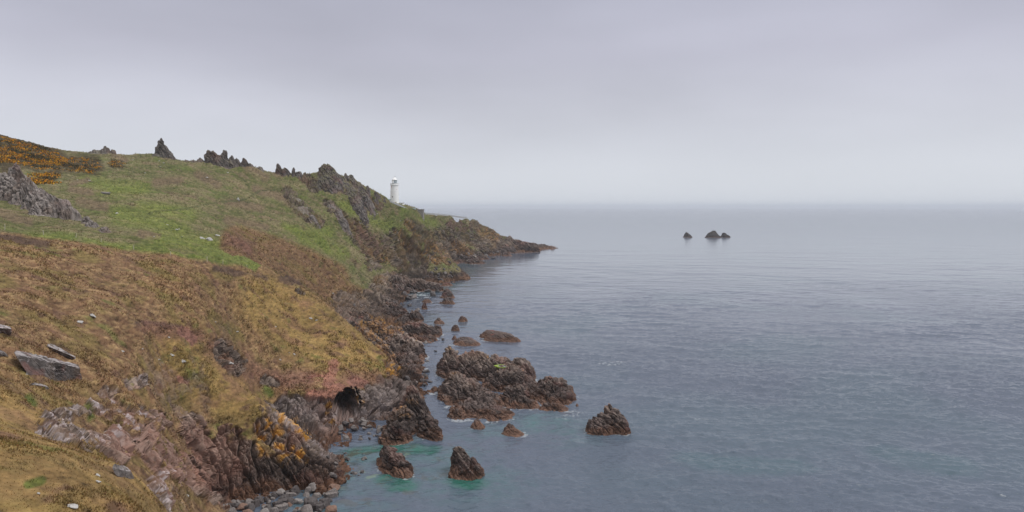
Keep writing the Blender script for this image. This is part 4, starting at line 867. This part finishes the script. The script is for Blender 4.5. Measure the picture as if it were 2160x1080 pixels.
wall_run([(895,448.2,562),(925,450.8,604),(948,453.2,640),(985,458.5,690)], .6, .5, M_wallpale, 'pale wall edging the cliff top beyond the stone building')

# ------------------------------------------------------------------ SEA
def smat():
    m = bpy.data.materials.new('sea_water'); m.use_nodes = True; t = m.node_tree; b = t.nodes['Principled BSDF']
    a = t.nodes.new('ShaderNodeAttribute'); a.attribute_name = 'tint'; t.links.new(a.outputs['Color'], b.inputs['Base Color'])
    rr = t.nodes.new('ShaderNodeAttribute'); rr.attribute_name = 'rough'; t.links.new(rr.outputs['Fac'], b.inputs['Roughness'])
    b.inputs['IOR'].default_value = 1.33
    g = t.nodes.new('ShaderNodeNewGeometry')
    def wave(scale, rot, sx, sy, det, rg):
        mpn = t.nodes.new('ShaderNodeMapping'); mpn.inputs['Rotation'].default_value = (0, 0, rot); mpn.inputs['Scale'].default_value = (sx, sy, 1); t.links.new(g.outputs['Position'], mpn.inputs[0])
        nn = t.nodes.new('ShaderNodeTexNoise'); nn.inputs['Scale'].default_value = scale; nn.inputs['Detail'].default_value = det; nn.inputs['Roughness'].default_value = rg; t.links.new(mpn.outputs[0], nn.inputs[0]); return nn
    w1 = wave(.3, .3, .62, 1.1, 6, .66); w2 = wave(.07, .5, .6, 1.2, 2, .5); w3 = wave(1.1, -.25, .75, 1.1, 4, .65)
    m1 = t.nodes.new('ShaderNodeMath'); m1.operation = 'MULTIPLY_ADD'; m1.inputs[1].default_value = .8; t.links.new(w2.outputs[0], m1.inputs[0]); t.links.new(w1.outputs[0], m1.inputs[2])
    m2 = t.nodes.new('ShaderNodeMath'); m2.operation = 'MULTIPLY_ADD'; m2.inputs[1].default_value = .6; t.links.new(w3.outputs[0], m2.inputs[0]); t.links.new(m1.outputs[0], m2.inputs[2])
    bn = t.nodes.new('ShaderNodeBump'); bn.inputs['Distance'].default_value = 1.1; bs = t.nodes.new('ShaderNodeAttribute'); bs.attribute_name = 'swell'
    t.links.new(bs.outputs['Fac'], bn.inputs['Strength']); t.links.new(m2.outputs[0], bn.inputs['Height']); t.links.new(bn.outputs[0], b.inputs['Normal'])
    return m
uu = np.concatenate([np.linspace(-6, -.75, 30, endpoint=False), np.linspace(-.75, -.32, 40, endpoint=False), np.linspace(-.32, .74, 1000, endpoint=False), np.linspace(.74, .9, 30, endpoint=False), np.linspace(.85, 6, 30)])
pys = np.concatenate([np.linspace(HZ + H * F / 10, 1400, 30, endpoint=False), np.linspace(1400, 1090, 25, endpoint=False), np.linspace(1090, 465, 900, endpoint=False), np.linspace(465, HZ + H * F / 38000, 120)])
Yv = H * F / (pys - HZ); Y = np.repeat(Yv[None, :], len(uu), 0); X = uu[:, None] * Y; Z = np.zeros_like(X)
PX = X / Y * F + CX; PYw = HZ + H * F / Y
deep = C_(.08, .1, .14); c = np.ones(X.shape + (3,), np.float32) * deep
big = fbm(X, Y, Z, 60, 3); med = fbm(X * .8, Y, Z, 9, 4, .6)
c = mixc(c, C_(.074, .104, .138), ss(-.1, .35, big))
d_sh = ss(-9, -.5, Tz(X, Y)); 
def near(pts, r, wv=1.):
    m = np.zeros(X.shape, np.float32)
    for i in range(max(len(pts) - 1, 1)):
        a = pts[i]; b = pts[min(i + 1, len(pts) - 1)]
        A_ = np.array([(a[0] - CX) / F * sY(a[1]), sY(a[1])]); B_ = np.array([(b[0] - CX) / F * sY(b[1]), sY(b[1])]); d = B_ - A_; L_ = (d ** 2).sum() + 1e-6
        t = np.clip(((X - A_[0]) * d[0] + (Y - A_[1]) * d[1]) / L_, 0, 1)
        m = np.maximum(m, 1 - ss(r * .35, r, np.hypot(X - A_[0] - t * d[0], Y - A_[1] - t * d[1]) + med * r * .5 * wv))
    return m
sh = np.clip(near([(720,1060),(800,1000),(920,1000),(1000,1020)], 14) * .8 + near([(740,960),(880,940)], 8) + near([(930,960),(1100,890),(1200,900)], 9) * .7 + near([(1150,880),(1180,930)], 7) * .5 + near([(870,620),(960,600)], 16) * .7
    + near([(940,575),(960,553)], 30) * .8 + near([(1180,900),(1240,930)], 6) * .3, 0, 1)
sk_ = fbm(X, Y, Z + 33, 3, 4, .6)
c = mixc(c, C_(.05, .135, .135), np.clip(sh * (.3 + .9 * med + .6 * sk_), 0, 1))
c = mixc(c, C_(.014, .105, .075), np.clip(near([(760,950),(850,945),(895,950)], 4.2) + near([(825,1012),(850,1025)], 3.6) + near([(965,1012),(1000,1020)], 3.6), 0, 1) * np.clip(.7 + sk_, 0, 1))
c = mixc(c, C_(.075, .07, .055), np.clip(near([(720,1060),(800,1030),(880,1000),(900,960)], 11), 0, 1) * ss(.1, .3, fbm(X, Y, Z + 14, 3.2, 4, .6)) * .45)
c = mixc(c, C_(.045, .115, .125), np.clip(near([(1480,970),(1560,985),(1660,985)], 7) + near([(1900,960),(1990,980)], 8), 0, 1) * .3)
c = mixc(c, C_(.16, .22, .15), np.clip(near([(770,1000),(790,1015)], 3) + near([(850,960)], 2), 0, 1) * ss(.1, .3, fbm(X, Y, Z, 2, 3)) * .6)
c = mixc(c, C_(.05, .05, .025), np.clip(near([(700,1020),(720,970),(760,955)], 4.5, 1.5), 0, 1) * ss(-.1, .2, fbm(X, Y, Z + 4, 2.2, 4)) * .8)      # weed under the surface
foam = np.zeros(X.shape, np.float32); fn = fbm(X, Y, Z + 2, .9, 3, .6); fn2 = fbm(X, Y, Z + 6, 6, 2)
for hf, (a, b, c0, d0) in SEA_ROCKS:
    m = (X > a) & (X < b) & (Y > c0) & (Y < d0)
    if m.any():
        h = hf(X[m], Y[m], True); foam[m] = np.maximum(foam[m], ss(-1.5, -.7, h) * ss(.05, .4, fn[m] + fn2[m] * 1.1))
foam = np.maximum(foam, np.clip(near([(1275,768),(1310,766)], 3) + near([(1460,878),(1480,880)], 2.5) * .6 + near([(1190,880),(1215,872)], 2.5), 0, 1) * ss(.05, .3, fn))
foam = foam * ss(1200, 600, Y) if False else foam
c = mixc(c, C_(.6, .62, .62), foam * .38)
rough = .07 + .1 * ss(math.log(150), math.log(3000), np.log(Y)) + foam * .4
row = Y * Y / (H * F) * .7
wf = lambda L_: 1 - ss(.25, .75, row / L_)
gust = (1 - .42 * ss(150, 420, Y)) * np.clip(1 + 1.3 * fbm(X * .5, Y, 0 * X + 3, 70, 3), .35, 1.8)
Z = Z + gust * (0.5 * fbm(X * .4 + Y * .1, Y, 0 * X + 2, 42, 2) * wf(36) + .42 * fbm(X * .5 + Y * .15, Y, 0 * X + 1, 18, 3) * wf(16) + .42 * fbm(X * .55 + Y * .2, Y, 0 * X, 8, 3) * wf(8) + .42 * fbm(X * .6 - Y * .15, Y, 0 * X + 5, 3.6, 3, .6) * wf(3.6) + .24 * fbm(X * .7 + Y * .3, Y, 0 * X + 9, 1.5, 3, .6) * wf(1.5)) * ss(60, 110, Y)
swell = .36 * (1 + 1.1 * fbm(X, Y * .5, Z, 45, 2)) * (1 - .95 * ss(math.log(120), math.log(650), np.log(Y))) * (1 - .35 * d_sh)
sea = grid_mesh('sea', X, Y, Z, c, smat(), np.ones(X.shape, bool), {'rough': rough, 'swell': swell})
tag(sea, 'calm grey blue sea with small ripples', None, None, 'structure')
# rock pool on the big island
pz = H - (772 - HZ) * 187 / F
pb = lathe([(.1, -.35), (1.9, -.3), (2.0, .02)], 24)
for v in pb.verts: v.co.y *= .9; v.co.x *= 1 + .2 * math.sin(3 * math.atan2(v.co.y, v.co.x))
po = link(bpy.data.objects.new('rock_pool', None)); po.location = ((1060 - CX) / F * 187, 187, pz); tag(po, 'small bright green rimmed pool of water on top of the largest island', 'rock pool')
fin('algae_rim', pb, flat_mat('green_algae', (.22, .30, .04), .7, .4, 2), po)
pw = lathe([(.05, .03), (1.45, .035)], 24)
for v in pw.verts: v.co.y *= .9; v.co.x = v.co.x * 1.0 + .3
fin('water', pw, flat_mat('pool_water', (.10, .12, .10), .05, .1, 2, 0, .5), po)

# ------------------------------------------------------------------ HAZE
hb_ = bmesh.new(); addbox(hb_, -42000, 42000, -3000, 45000, -12, 100)
hm = bpy.data.materials.new('haze_air'); hm.use_nodes = True; ht_ = hm.node_tree; ht_.nodes.clear()
ho_ = ht_.nodes.new('ShaderNodeOutputMaterial'); pv = ht_.nodes.new('ShaderNodeVolumePrincipled'); ht_.links.new(pv.outputs[0], ho_.inputs['Volume'])
pv.inputs['Color'].default_value = (.86, .90, .96, 1); pv.inputs['Density'].default_value = .0001; pv.inputs['Anisotropy'].default_value = 0
hz = fin('haze', hb_, hm); tag(hz, 'thin sea haze over the whole coast', None, None, 'stuff')
print('done', round(time.time() - T0, 1))
